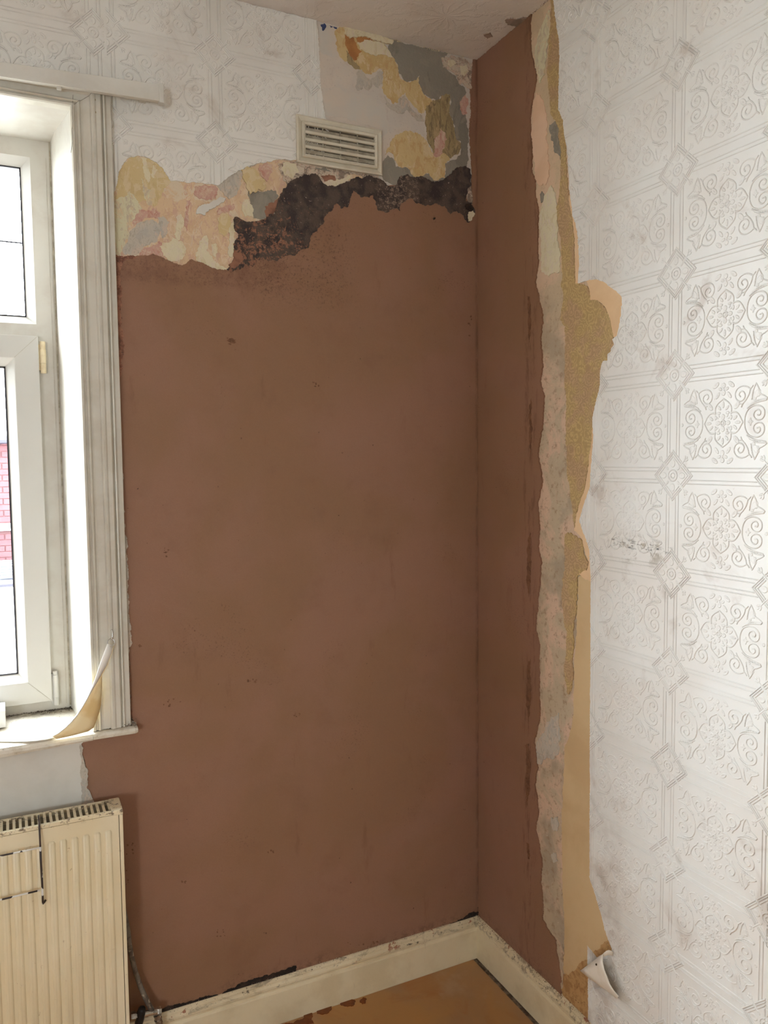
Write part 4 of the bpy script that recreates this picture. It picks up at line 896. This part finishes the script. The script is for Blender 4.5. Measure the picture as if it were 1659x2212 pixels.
# outer frame, fanlight and casements in white uPVC
XO0, XO1 = xm+1.188, -1.188                      # -2.487 .. -1.188
xmid = xm/2
def frame_ring(x0, x1, z0, z1, w, y0, y1, bev=.016, y2=None):
    """mitred frame: flat face, then a sloped bead towards the glass"""
    y2 = y0+.018 if y2 is None else y2
    mb = MB()
    outer = [(x0, z0), (x1, z0), (x1, z1), (x0, z1)]
    a = [(x0+w, z0+w), (x1-w, z0+w), (x1-w, z1-w), (x0+w, z1-w)]
    wi = w+bev
    b = [(x0+wi, z0+wi), (x1-wi, z0+wi), (x1-wi, z1-wi), (x0+wi, z1-wi)]
    L = [[(x, y1, z) for x, z in outer], [(x, y0, z) for x, z in outer], [(x, y0, z) for x, z in a], [(x, y2, z) for x, z in b], [(x, y1, z) for x, z in b]]
    v = [p for l in L for p in l]
    fs = [(k*4+i, k*4+(i+1) % 4, ((k+1) % 5)*4+(i+1) % 4, ((k+1) % 5)*4+i) for k in range(5) for i in range(4)]
    return mb.add(v, fs)
ZT, ZB = 2.4415, .945
ztr0, ztr1 = 1.937, 1.967                         # casement top, fanlight bead bottom
for (x0, x1) in ((xmid, XO1), (XO0, xmid)):
    fx1 = x1-(.050 if x1 == XO1 else .03); fx0 = x0+(.030 if x0 == xmid else .050)
    # fanlight bead and glass
    g = MB(); z0, z1 = ztr1+.003, 2.3965
    bx0, bx1 = fx0, fx1
    out_ = [(bx0, z0), (bx1, z0), (bx1, z1), (bx0, z1)]; b = .0225
    inn = [(bx0+b, z0+b*.9), (bx1-b, z0+b*.9), (bx1-b, z1-b), (bx0+b, z1-b)]
    v = [(x, FY+.001, z) for x, z in out_]+[(x, FY+.020, z) for x, z in inn]+[(x, FY+.06, z) for x, z in inn]+[(x, FY+.06, z) for x, z in out_]
    g.add(v, [(k*4+i, k*4+(i+1) % 4, ((k+1) % 4)*4+(i+1) % 4, ((k+1) % 4)*4+i) for k in range(4) for i in range(4)])
    fan = g.build('fanlight_bead', M['upvc'], win)
    x_a, x_b, z_a, z_b = inn[0][0], inn[1][0], inn[0][1], inn[2][1]
    gk = .0035
    MB().box(x_a, x_b, FY+.0195, FY+.024, z_b-gk, z_b).box(x_a, x_b, FY+.0195, FY+.024, z_a, z_a+gk).box(x_b-gk, x_b, FY+.0195, FY+.024, z_a, z_b).box(x_a, x_a+gk, FY+.0195, FY+.024, z_a, z_b).build('gasket', M['gasket'], fan)
    MB().box(x_a, x_b, FY+.024, FY+.028, z_a, z_b).build('glass_pane', M['glass'], fan)
    MB().box(x_a, x_b, FY+.0225, FY+.0238, 2.180, 2.1835).build('glazing_strip', M['lead'], fan)
    # casement sash, standing proud of the frame
    cx1 = x1-(.048 if x1 == XO1 else .025); cx0 = x0+(.025 if x0 == xmid else .048)
    sash = frame_ring(cx0, cx1, .967, 1.937, .058, FY-.020, FY+.055, .022, FY+.0).build('casement_sash', M['upvc'], win, bevel=.0015)
    w = .058+.022
    x_a, x_b, z_a, z_b = cx0+w, cx1-w, .967+w, 1.937-w
    gk = .0038
    MB().box(x_a, x_b, FY-.001, FY+.006, z_b-gk, z_b).box(x_a, x_b, FY-.001, FY+.006, z_a, z_a+gk).box(x_b-gk, x_b, FY-.001, FY+.006, z_a, z_b).box(x_a, x_a+gk, FY-.001, FY+.006, z_a, z_b).build('gasket', M['gasket'], sash)
    MB().box(x_a, x_b, FY+.006, FY+.010, z_a, z_b).build('glass_pane', M['glass'], sash)
    # mitre lines on the sash corners
    for sx_, sz_ in ((cx1, 1), (cx1, 0)):
        zc = 1.937 if sz_ else .967; k = -1 if sz_ else 1
        MB().prism([(cx1-.001, FY-.0205, zc+k*.001), (cx1-.002, FY-.0205, zc+k*.001), (cx1-.0585, FY-.0205, zc+k*.0575), (cx1-.0575, FY-.0205, zc+k*.0575)],
                   [(cx1-.001, FY-.0200, zc+k*.001), (cx1-.002, FY-.0200, zc+k*.001), (cx1-.0585, FY-.0200, zc+k*.0575), (cx1-.0575, FY-.0200, zc+k*.0575)]).build('mitre_joint', M['louvre'], sash)
    # frame members round this light
    fr = MB().box(fx0, fx1, FY, FY+.07, z1, ZT).box(fx0, fx1, FY, FY+.07, 1.915, z0).box(fx0, fx1, FY, FY+.07, ZB-.008, .985)
    fr.box(fx1, x1, FY, FY+.07, ZB-.008, ZT).box(x0, fx0, FY, FY+.07, ZB-.008, ZT)
    fr.build('outer_frame', M['upvc_dirty'], win)
    if x1 == XO1:
        MB().box(x1-.012, x1-.0113, FY-.0006, FY, .95, 2.40).box(x1-.004, x1, FY-.004, FY, .945, 2.441).build('frame_seam', M['louvre'], win)
        for zt, lens, mm in ((1.9245, (.020, .037, .026), M['hinge']), (1.046, (.010, .062, .022), M['upvc'])):
            hx = x1-.0375; z = zt; h = MB(); zz = zt
            for i, L_ in enumerate(lens):
                r0 = .0078 if i == 1 else .0070
                h.lathe((hx, FY-.012, zz), (0, 0, -1), [(0, r0*.9), (.001, r0), (L_-.0012, r0), (L_-.0002, r0*.92)], 14)
                zz -= L_
            o = h.box(hx-.012, hx, FY-.012, FY, zz+.008, zt-.008).build('casement_hinge', mm, win, smooth=False)
            if mm is M['hinge']: o['label'] = 'yellowed hinge barrel'
# ------------------------------------------------------------------ moulded architrave
AP = [(0, .0), (0, .028), (.003, .032), (.008, .032), (.010, .027), (.014, .026), (.016, .031), (.019, .034), (.022, .031), (.0235, .027), (.028, .026), (.044, .027), (.046, .033), (.049, .036), (.054, .035), (.058, .032), (.068, .032), (.0705, .028), (.073, .024), (.0745, .030), (.0775, .031), (.079, .024), (.083, .022), (.093, .021), (.094, .019), (.094, 0)]
def arch_loop(st):
    k, z = st
    if k == 'rb': return [(-1.155+s, -n, z) for s, n in AP]
    if k == 'rt': return [(-1.155+s, -n, 2.449+s*.76) for s, n in AP]
    if k == 'lt': return [(-2.520-s, -n, 2.449+s*.76) for s, n in AP]
    if k == 'lb': return [(-2.520-s, -n, z) for s, n in AP]
trim = struct('trim_1', MB().sweep([('rb', zs+.001), ('rt', 0)], arch_loop), M['wood_paint'])
trim2 = struct('trim_2', MB().sweep([('rt', 0), ('lt', 0)], arch_loop), M['wood_paint'])
trim3 = struct('trim_3', MB().sweep([('lt', 0), ('lb', zs+.001)], arch_loop), M['wood_paint'])
for x, y in ((203, 215), (204, 242)):
    q = on_back(x, y, .033)
    MB().lathe((q[0], -.0315, q[1]), (0, -1, 0), [(0, .0042), (.0012, .0042), (.002, .003), (.0015, .0015)], 12).build('filled_screw_head', M['khaki'], trim)
# paint crack down the inner bead
pts = [(158, 205), (156, 240), (158, 262), (155, 280), (157, 306), (153, 330)]
mb = MB(); mb.tube([on_depth(x, y, .0318) for x, y in pts], .0004, 5); mb.build('paint_crack', M['debris'], trim)
MB().tube([(-1.155+s_, -n_-.0001, 2.449+s_*.76) for s_, n_ in AP[3:-3]], .0004, 5).build('mitre_joint', M['debris'], trim)
mb = MB(); mb.tube([on_depth(x, y, .0310) for x, y in [(247, 1340), (248, 1420), (250, 1490), (251, 1571)]], .0007, 5); mb.build('paint_crack', M['debris'], trim)
# ------------------------------------------------------------------ extractor vent grille
vent = empty('air_vent', (-.451, 0, 2.48))
tag(vent, 'cream plastic air vent grille set in the wall above the black coat', 'vent')
vc = [on_back(640, 245, .006), on_back(824, 284, .006), on_back(825, 384, .006), on_back(640, 346, .006)]
x0, x1 = (vc[0][0]+vc[3][0])/2, (vc[1][0]+vc[2][0])/2
z1, z0 = (vc[0][1]+vc[1][1])/2, (vc[2][1]+vc[3][1])/2
def ring(x0, x1, z0, z1, w, ya, yb, yc):
    o_ = [(x0, z0), (x1, z0), (x1, z1), (x0, z1)]; s_ = w*.25
    c1 = [(x0+s_, z0+s_), (x1-s_, z0+s_), (x1-s_, z1-s_), (x0+s_, z1-s_)]; i_ = [(x0+w, z0+w), (x1-w, z0+w), (x1-w, z1-w), (x0+w, z1-w)]
    L = [[(x, ya, z) for x, z in o_], [(x, yb, z) for x, z in o_], [(x, yb-.002, z) for x, z in c1], [(x, yc, z) for x, z in i_], [(x, ya, z) for x, z in i_]]
    return MB().add([p for l in L for p in l], [(k*4+i, k*4+(i+1) % 4, ((k+1) % 5)*4+(i+1) % 4, ((k+1) % 5)*4+i) for k in range(5) for i in range(4)])
ring(x0, x1, z0, z1, .0155, -.0022, -.010, -.006).build('vent_frame', M['vent'], vent)
ix0, ix1, iz0, iz1 = x0+.0155, x1-.0155, z0+.0155, z1-.0155
ring(ix0, ix1, iz0, iz1, .0085, -.0022, -.0125, -.0125).build('vent_inner_frame', M['vent'], vent)
gx0, gx1, gz0, gz1 = ix0+.0085, ix1-.0085, iz0+.0085, iz1-.0085
MB().box(gx0-.004, gx1+.004, -.0042, -.0022, gz0-.004, gz1+.004).build('vent_back_plate', M['vent_dark'], vent)
nb = 4; ph = (gz1-gz0)/nb
for i in range(1, nb):
    zc = gz0+ph*i
    MB().prism([(gx0, y, z) for y, z in [(-.0125, zc-.0035), (-.0125, zc+.0035), (-.0045, zc+.003), (-.0045, zc-.003)]],
               [(gx1, y, z) for y, z in [(-.0125, zc-.0035), (-.0125, zc+.0035), (-.0045, zc+.003), (-.0045, zc-.003)]]).build('louvre_bar', M['vent'], vent)
for i in range(nb):
    za = gz0+ph*i+.003; zb = za+ph-.008
    MB().prism([(gx0, y, z) for y, z in [(-.0105, za), (-.0048, zb), (-.0044, zb), (-.0098, za-.0005)]],
               [(gx1, y, z) for y, z in [(-.0105, za), (-.0048, zb), (-.0044, zb), (-.0098, za-.0005)]]).build('louvre_blade', M['louvre'], vent)
for k in range(1, 4):
    xc = gx0+(gx1-gx0)*k/4
    MB().box(xc-.0008, xc+.0008, -.011, -.0044, gz0, gz1).build('louvre_fin', M['louvre'], vent)
# ------------------------------------------------------------------ curtain rail across the head of the window
ra = on_back(345, 182, .06); rb = on_back(352, 219, .06); la = on_back(0, 133, .06); lb = on_back(0, 165, .06)
def rail_z(x, top):
    (xa, za), (xb_, zb_) = ((la, ra) if top else (lb, rb))
    return za+(zb_-za)*(x-xa)/(xb_-xa)
rail = empty('curtain_rail', (-1.5, -.05, 2.5))
tag(rail, 'long white painted curtain rail fixed above the window, running out of frame', 'curtain rail')
xr, xl = ra[0], -2.72
body = [(x, y, rail_z(x, tp)) for x in (xl, xr) for (y, tp) in ((-.052, 0), (-.060, 0), (-.060, 1), (-.052, 1))]
MB().prism(body[:4], body[4:]).build('rail_fascia', M['white_wall'], rail, bevel=.001)
top = [(x, y, rail_z(x, 1)-d) for x in (xl, xr-.002) for (y, d) in ((-.052, .0), (-.052, .004), (-.040, .004), (-.040, .0))]
MB().prism(top[:4], top[4:]).build('rail_top_flange', M['white_wall'], rail)
low = [(x, y, rail_z(x, 0)+d) for x in (xl, xr-.002) for (y, d) in ((-.052, .005), (-.052, .001), (-.044, .001), (-.044, .005))]
MB().prism(low[:4], low[4:]).build('rail_channel', M['white_wall'], rail)
zt, zb_ = rail_z(xr, 1), rail_z(xr, 0)
MB().box(xr-.002, xr+.009, -.063, -.040, zb_-.004, zt+.002).build('rail_end_cap', M['white_wall'], rail, bevel=.0012)
for x in (-1.175, -1.75, -2.35, -.985):
    MB().box(x-.008, x+.008, -.053, -.003, rail_z(x, 0)+.012, rail_z(x, 1)-.006).build('rail_bracket', M['white_wall'], rail)
gl = on_back(127, 176, .05)
MB().box(gl[0]-.005, gl[0]+.005, -.054, -.046, rail_z(gl[0], 0)-.006, rail_z(gl[0], 0)+.002).build('rail_glider', M['white_wall'], rail, bevel=.001)
# ------------------------------------------------------------------ radiator
rad = empty('radiator', (-1.65, -.075, .15))
tag(rad, 'cream panel radiator with slotted top grille under the window', 'radiator')
RX0, RX1, RZ0, RZ1, RN0, RN1 = -2.2, -1.099, .15, .757, .036, .110
MB().box(RX0, RX1-.010, -RN1, -RN1+.004, RZ0, RZ1-.010).box(RX0, RX1-.010, -RN0-.004, -RN0, RZ0, RZ1-.012).build('radiator_panel', M['rad'], rad)
# pressed ribs, one shared mesh
def rib_mesh():
    w, d = .0086, .0042; zt_, zb_ = .712, .19
    prof = [(-w, 0), (-w+.0016, d*.55), (-w+.0035, d), (-.0015, d*.98), (0, d*.90), (.0015, d*.98), (w-.0035, d), (w-.0016, d*.55), (w, 0)]
    mb = MB(); L = []
    for z, k in ((zt_, 0.), (zt_-.002, .55), (zt_-.005, 1.), (zb_+.005, 1.), (zb_, 0.)):
        L.append([(x*(.75 if k < 1 else 1), -y*k, z) for x, y in prof])
    n = len(prof)
    return mb.add([p for l in L for p in l], [(i*n+j, i*n+j+1, (i+1)*n+j+1, (i+1)*n+j) for i in range(len(L)-1) for j in range(n-1)])
rib0 = None
k = 0; x = -1.127-.0075
while x > RX0+.03:
    if rib0 is None:
        rib0 = rib_mesh().build('radiator_rib', M['rad'], rad, smooth=True)
        rib0.matrix_parent_inverse = Matrix.Identity(4); rib0.location = (x+1.65, -RN1-.0001+.075, -.15)
    else:
        o = rib0.copy(); link(o, rad); o.matrix_parent_inverse = Matrix.Identity(4); o.location = (x+1.65, -RN1-.0001+.075, -.15)
    x -= .0255
# top grille
grille = MB().box(RX0, RX1-.026, -RN1-.001, -RN1+.008, RZ1-.009, RZ1).box(RX0, RX1-.026, -RN0-.008, -RN0+.001, RZ1-.009, RZ1).build('top_grille', M['rad'], rad, bevel=.001)
bar = None; x = RX1-.0275
while x > RX0:
    if bar is None:
        bar = MB().box(-.0031, .0031, -(RN1-RN0)/2+.006, (RN1-RN0)/2-.006, -.005, 0).build('grille_bar', M['rad'], rad)
        bar.matrix_parent_inverse = Matrix.Identity(4); o = bar
        bar.parent = grille
    else:
        o = bar.copy(); link(o, grille)
    o.matrix_parent_inverse = Matrix.Identity(4); o.location = (x+1.65-1.65, -(RN0+RN1)/2, RZ1-.0005)
    x -= .01335
MB().box(RX0, RX1-.02, -RN1+.006, -RN0-.006, RZ0+.03, RZ1-.075).build('convector_core', M['rad_dark'], rad)
fin = MB()
x = RX1-.03
while x > -1.7:
    fin.box(x-.0009, x+.0009, -RN1+.006, -.080, RZ1-.075, RZ1-.016).box(x+.004, x+.006, -.078, -.050, RZ1-.075, RZ1-.020); x -= .0133
fo = fin.build('convector_fins', M['rad_fin'], rad); fo['kind'] = 'stuff'
MB().box(RX1-.0085, RX1, -RN1-.0015, -RN0, RZ0-.002, RZ1-.004).build('side_panel', M['rad'], rad, bevel=.0015)
MB().box(RX0-.004, RX0, -RN1-.0015, -RN0, RZ0-.002, RZ1-.004).build('side_panel', M['rad'], rad)
MB().box(RX1-.0255, RX1+.0008, -RN1-.0022, -RN0+.001, RZ1-.012, RZ1+.0012).build('corner_cap', M['rad'], rad, bevel=.0022)
for x in (-2.0, -1.3):
    MB().box(x-.015, x+.015, -.040, -.0095, .25, .65).build('wall_bracket', M['rad'], rad)
# ------------------------------------------------------------------ clothes airer hooked over the radiator
air = empty('clothes_airer', (-1.45, -.12, .60))
tag(air, 'chipped black and white wire clothes airer hooked over the radiator', 'airer')
NA = .126
hk = [on_depth(83, 1762, NA-.05)]
up = on_back(85, 1786, .112); xw = up[0]
A = [(xw, -.060, RZ1-.035), (xw, -.062, RZ1+.004), (xw, -.085, RZ1+.0075), (xw, -.112, RZ1+.006), (xw, -.1195, RZ1-.002)]
A += [on_depth(87, 1830, NA)]
MB().tube(A, .0021, 8).build('hook_wire', M['wire_dark'], air, smooth=True)
A2 = [on_depth(87, 1829, NA), on_depth(88.5, 1865, NA), on_depth(91, 1905, NA), on_depth(92.5, 1948, NA), on_depth(93, 1952, NA-.004), on_depth(99, 1944, .1165)]
MB().tube(A2, .0024, 8).build('upright_wire', M['wire'], air, smooth=True)
for (a, b) in (((86, 1831), (0, 1849)), ((87, 1923), (0, 1944))):
    p = Vector(on_depth(a[0], a[1], NA)); q = Vector(on_depth(b[0], b[1], NA)); d = (q-p)
    q2 = p+d*(.50/d.length)
    MB().tube([p+d*(i/12)*(.50/d.length) for i in range(13)], .0021, 8).build('drying_rail', M['wire'], air, smooth=True)
    last = q2
MB().tube([(last.x, -NA, .74), (last.x, -NA, last.z)], .0021, 8).build('upright_wire', M['wire'], air, smooth=True)
MB().tube([(last.x, -.060, RZ1-.035), (last.x, -.062, RZ1+.004), (last.x, -.085, RZ1+.0075), (last.x, -.112, RZ1+.006), (last.x, -NA, .74)], .0021, 8).build('hook_wire', M['wire_dark'], air, smooth=True)
# ------------------------------------------------------------------ heating pipe and valve
pipe = empty('heating_pipe', (-1.05, -.03, .15))
tag(pipe, 'grey paint-flaked heating pipe curving down beside the radiator to a valve', 'pipe')
pp = [on_depth(262, 1940, .022), on_depth(270, 1978, .022), on_depth(276, 2012, .024), on_depth(279, 2040, .026), on_depth(285, 2070, .028), on_depth(293, 2100, .030), on_depth(303, 2130, .033), on_depth(315, 2157, .037), on_depth(328, 2182, .040)]
MB().tube(pp, [.0055, .0062, .0068, .0066, .0062, .0060, .0062, .0066, .0068], 12).build('pipe_run', M['pipe'], pipe, smooth=True)
v0 = Vector(on_depth(284, 2196, .042)); v1 = Vector(on_depth(345, 2184, .042))
ax = (v1-v0).normalized(); Lv = (v1-v0).length
MB().lathe(v0+ax*.030, ax, [(0, .0085), (.012, .0085), (.0125, .0070), (Lv-.046, .0070), (Lv-.0455, .0095), (Lv-.036, .0095), (Lv-.0355, .0072), (Lv-.030, .0072)], 16).build('valve_body', M['chrome'], pipe, smooth=False)
MB().lathe(v1-ax*.004, ax, [(-.004, .0095), (0, .0110), (.007, .0110), (.008, .0095)], 6).build('valve_nut', M['chrome'], pipe)
MB().lathe(v0, ax, [(-.002, .0105), (.002, .0115), (.010, .0115), (.011, .0085), (.016, .0085)], 6).build('valve_nut', M['chrome'], pipe)
vd = (Vector(on_depth(338, 2192, .042)), Vector(on_depth(346, 2212, .042)))
MB().lathe(vd[0], vd[1]-vd[0], [(0, .0085), (.012, .0085), (.013, .0105), (.024, .0105), (.025, .007), (.06, .007)], 14).build('valve_tail', M['chrome'], pipe)
vb = Vector(on_depth(303, 2196, .043)); vt = Vector(on_depth(308, 2174, .048))
MB().lathe(vb, vt-vb, [(-.020, .0105), (-.004, .0115), (.010, .0110), (.022, .0098), (.026, .0082), (.0275, .003)], 12).build('valve_cap', M['blackplastic'], pipe, smooth=False)
# ------------------------------------------------------------------ hook, ring and strap hanging from the architrave
hook = empty('wall_hook', on_depth(241, 1366, .03))
tag(hook, 'small steel hook screwed into the architrave above the strap ring', 'hook')
hp_ = [on_depth(240, 1362, .022), on_depth(240, 1361, .040), on_depth(242, 1360, .048), on_depth(244, 1366, .052), on_depth(243, 1376, .054), on_depth(241, 1381, .053), on_depth(239, 1379, .050)]
MB().tube(hp_, .0013, 8).build('hook_shank', M['hookmetal'], hook, smooth=True)
strap = empty('curtain_strap', on_depth(240, 1388, .05))
tag(strap, 'white strap with yellowed lining hanging twisted from a ring onto the sill', 'strap')
rc = Vector(on_depth(240, 1388, .052))
MB().tube([rc+Vector((math.cos(a)*.0085, math.sin(a)*.003, math.sin(a)*.0090)) for a in [2*math.pi*i/24 for i in range(25)]], .0010, 8, caps=False).build('ring', M['hookmetal'], strap, smooth=True)
ST = [((232,1390),(246,1394),(246,1394),.054,.052,.052), ((223,1414),(241,1412),(241,1412),.056,.054,.054), ((214,1440),(232,1437),(232,1437),.056,.052,.052), ((207,1462),(219,1457),(220,1458),.058,.052,.048),
      ((200,1480),(205,1481),(220,1489),.060,.060,.048), ((188,1507),(190,1508),(218,1521),.062,.063,.046), ((176,1528),(178,1529),(214,1540),.062,.063,.046), ((165,1545),(167,1546),(208,1557),.062,.063,.046), ((152,1560),(154,1561),(202,1572),.060,.061,.047),
      ((140,1572),(141,1573),(190,1580),.058,.059,.050), ((126,1583),(127,1584),(155,1589),.056,.057,.052), ((113,1590),(114,1591),(122,1596),.052,.053,.052)]
LW, LY = [], []
for L_, C_, R_, nl, nc, nr in ST:
    a, b, c_ = Vector(on_depth(*L_, nl)), Vector(on_depth(*C_, nc)), Vector(on_depth(*R_, nr))
    LW.append([a, (a+b)/2+Vector((0, -.0015, 0)), b]); LY.append([b, b*.66+c_*.34+Vector((0, -.001, 0)), b*.33+c_*.67+Vector((0, -.001, 0)), c_])
ribbon_surface('strap_face', LW, M['strap_w'], strap, .0012)
ribbon_surface('strap_lining', LY, M['strap_y'], strap, .0012, label='yellowed inner side of the strap')
SZ = zs+.0022
fl_ = [on_floor(x, y, SZ) for x, y in [(120,1593),(100,1598),(80,1600.5),(60,1602),(30,1602.5),(0,1602)]]
rows = [[(p[0], p[1], SZ), (p[0]-.004, p[1]+.016+.004*i, SZ), (p[0]-.008, p[1]+.030+.004*min(i, 3), SZ)] for i, p in enumerate(fl_)]
rows.append([(-1.5, -.030, SZ), (-1.5, -.012, SZ), (-1.5, .010, SZ)])
ribbon_surface('strap_end', rows, M['strap_w'], strap, .0012)
# ------------------------------------------------------------------ white box on the sill
bx1, by0, by1, bz1 = -1.350, .094, .176, .983
box = empty('plastic_box', (-1.40, .135, zs+.001))
tag(box, 'small white plastic box standing on the window sill at the left edge', 'box')
MB().box(-1.48, bx1, by0, by1, zs+.0045, bz1).build('box_shell', M['box'], box, bevel=.0015)
MB().box(bx1-.0005, bx1+.0004, .128, .134, .950, .964).build('box_slot', M['louvre'], box)
# ------------------------------------------------------------------ neighbouring house seen through the casement glass
D = 9.0
def far(x, y, d=D): q = on_back(x, y, -d); return q
zt_, zw1, zw0, zl = far(10, 958)[1], far(10, 1131)[1], far(10, 1146)[1], far(10, 1216)[1]
hs = empty('neighbour_house', (-1.3, D+.1, -3.0))
tag(hs, 'red brick neighbouring house with white band seen through the casement glass', 'house')
MB().box(-7, 1.5, D+.02, D+.3, -3, zt_+.02).build('house_wall', M['mortar'], hs)
MB().box(-7, 1.5, D-.04, D+.05, zw0, zw1).build('string_course', M['render'], hs)
MB().box(-7.2, 1.7, D-.10, D+.05, zt_+.02, zt_+.22).build('eaves_board', M['render'], hs)
MB().tube([(-7.2, D-.14, zt_+.04), (1.7, D-.14, zt_+.04)], .05, 8).build('gutter', M['gutter'], hs)
MB().prism([(-7.2, D-.12, zt_+.20), (1.7, D-.12, zt_+.20), (1.7, D+4, zt_+2.2), (-7.2, D+4, zt_+2.2)], [(-7.2, D-.12, zt_+.27), (1.7, D-.12, zt_+.27), (1.7, D+4, zt_+2.27), (-7.2, D+4, zt_+2.27)]).build('house_roof', M['render'], hs)
bm0 = None; row = 0; z = zl-.3
while z < zt_-.01:
    if not (z+.07 > zw0 and z < zw1):
        x = -2.6+(row % 2)*.1125
        while x < -.6:
            if bm0 is None:
                o = bm0 = MB().box(-.1045, .1045, -.012, .02, 0, .065).build('brick', M['brick'], None); COL.objects.unlink(o); COL.objects.link(o); o.parent = hs
            else:
                o = bm0.copy(); link(o, hs)
            o.matrix_parent_inverse = Matrix.Identity(4); o.location = (x+1.3, -.08, z+3.0)
            x += .225
    z += .075; row += 1
# lean-to with slates and white walls in front of it
lt = empty('lean_to', (-1.3, 7.5, -3.0))
tag(lt, 'white lean-to with a grey slate roof in front of the brick house', 'outbuilding')
zr = far(10, 1245, 7.2)[1]
MB().box(-6, 1.2, 7.25, 8.9, -3, zr-.02).build('lean_to_wall', M['render'], lt)
MB().prism([(-6.1, 7.1, zr-.05), (1.3, 7.1, zr-.05), (1.3, 8.96, zl), (-6.1, 8.96, zl)], [(-6.1, 7.1, zr-.02), (1.3, 7.1, zr-.02), (1.3, 8.96, zl+.03), (-6.1, 8.96, zl+.03)]).build('roof_deck', M['slate'], lt)
sl = None; nrow = 7
dv = Vector((0, 8.96-7.1, zl-zr+.05)); 
for r_ in range(nrow):
    x = -2.4+(r_ % 2)*.14
    while x < -.7:
        if sl is None:
            sl = o = MB().add([(-.136, 0, .012), (.136, 0, .012), (.136, dv.y/nrow+.03, dv.z/nrow+.004), (-.136, dv.y/nrow+.03, dv.z/nrow+.004), (-.136, 0, .0), (.136, 0, .0)], [(0,1,2,3), (4,5,1,0)]).build('slate', M['slate'], None); o.parent = lt
        else:
            o = sl.copy(); link(o, lt)
        o.matrix_parent_inverse = Matrix.Identity(4); o.location = (x+1.3, 7.1-7.5+dv.y*r_/nrow, zr-.015+3.0+dv.z*r_/nrow)
        x += .28
MB().tube([(-6.1, 7.05, zr-.06), (1.3, 7.05, zr-.06)], .04, 8).build('gutter', M['gutter'], lt)
dp = on_back(13, 1300, -7.1)
MB().tube([(dp[0], 7.1, zr-.1), (dp[0], 7.16, zr-.2), (dp[0], 7.16, -2.9)], .02, 8).build('downpipe', M['render'], lt)
g = struct('ground', MB().box(-40, 40, .31, 60, -3.2, -3.0), M['ground'])
print('triangles', sum(len(o.data.loop_triangles) or sum(len(p.vertices)-2 for p in o.data.polygons) for o in S.objects if o.type == 'MESH' and o.data.users == 1))
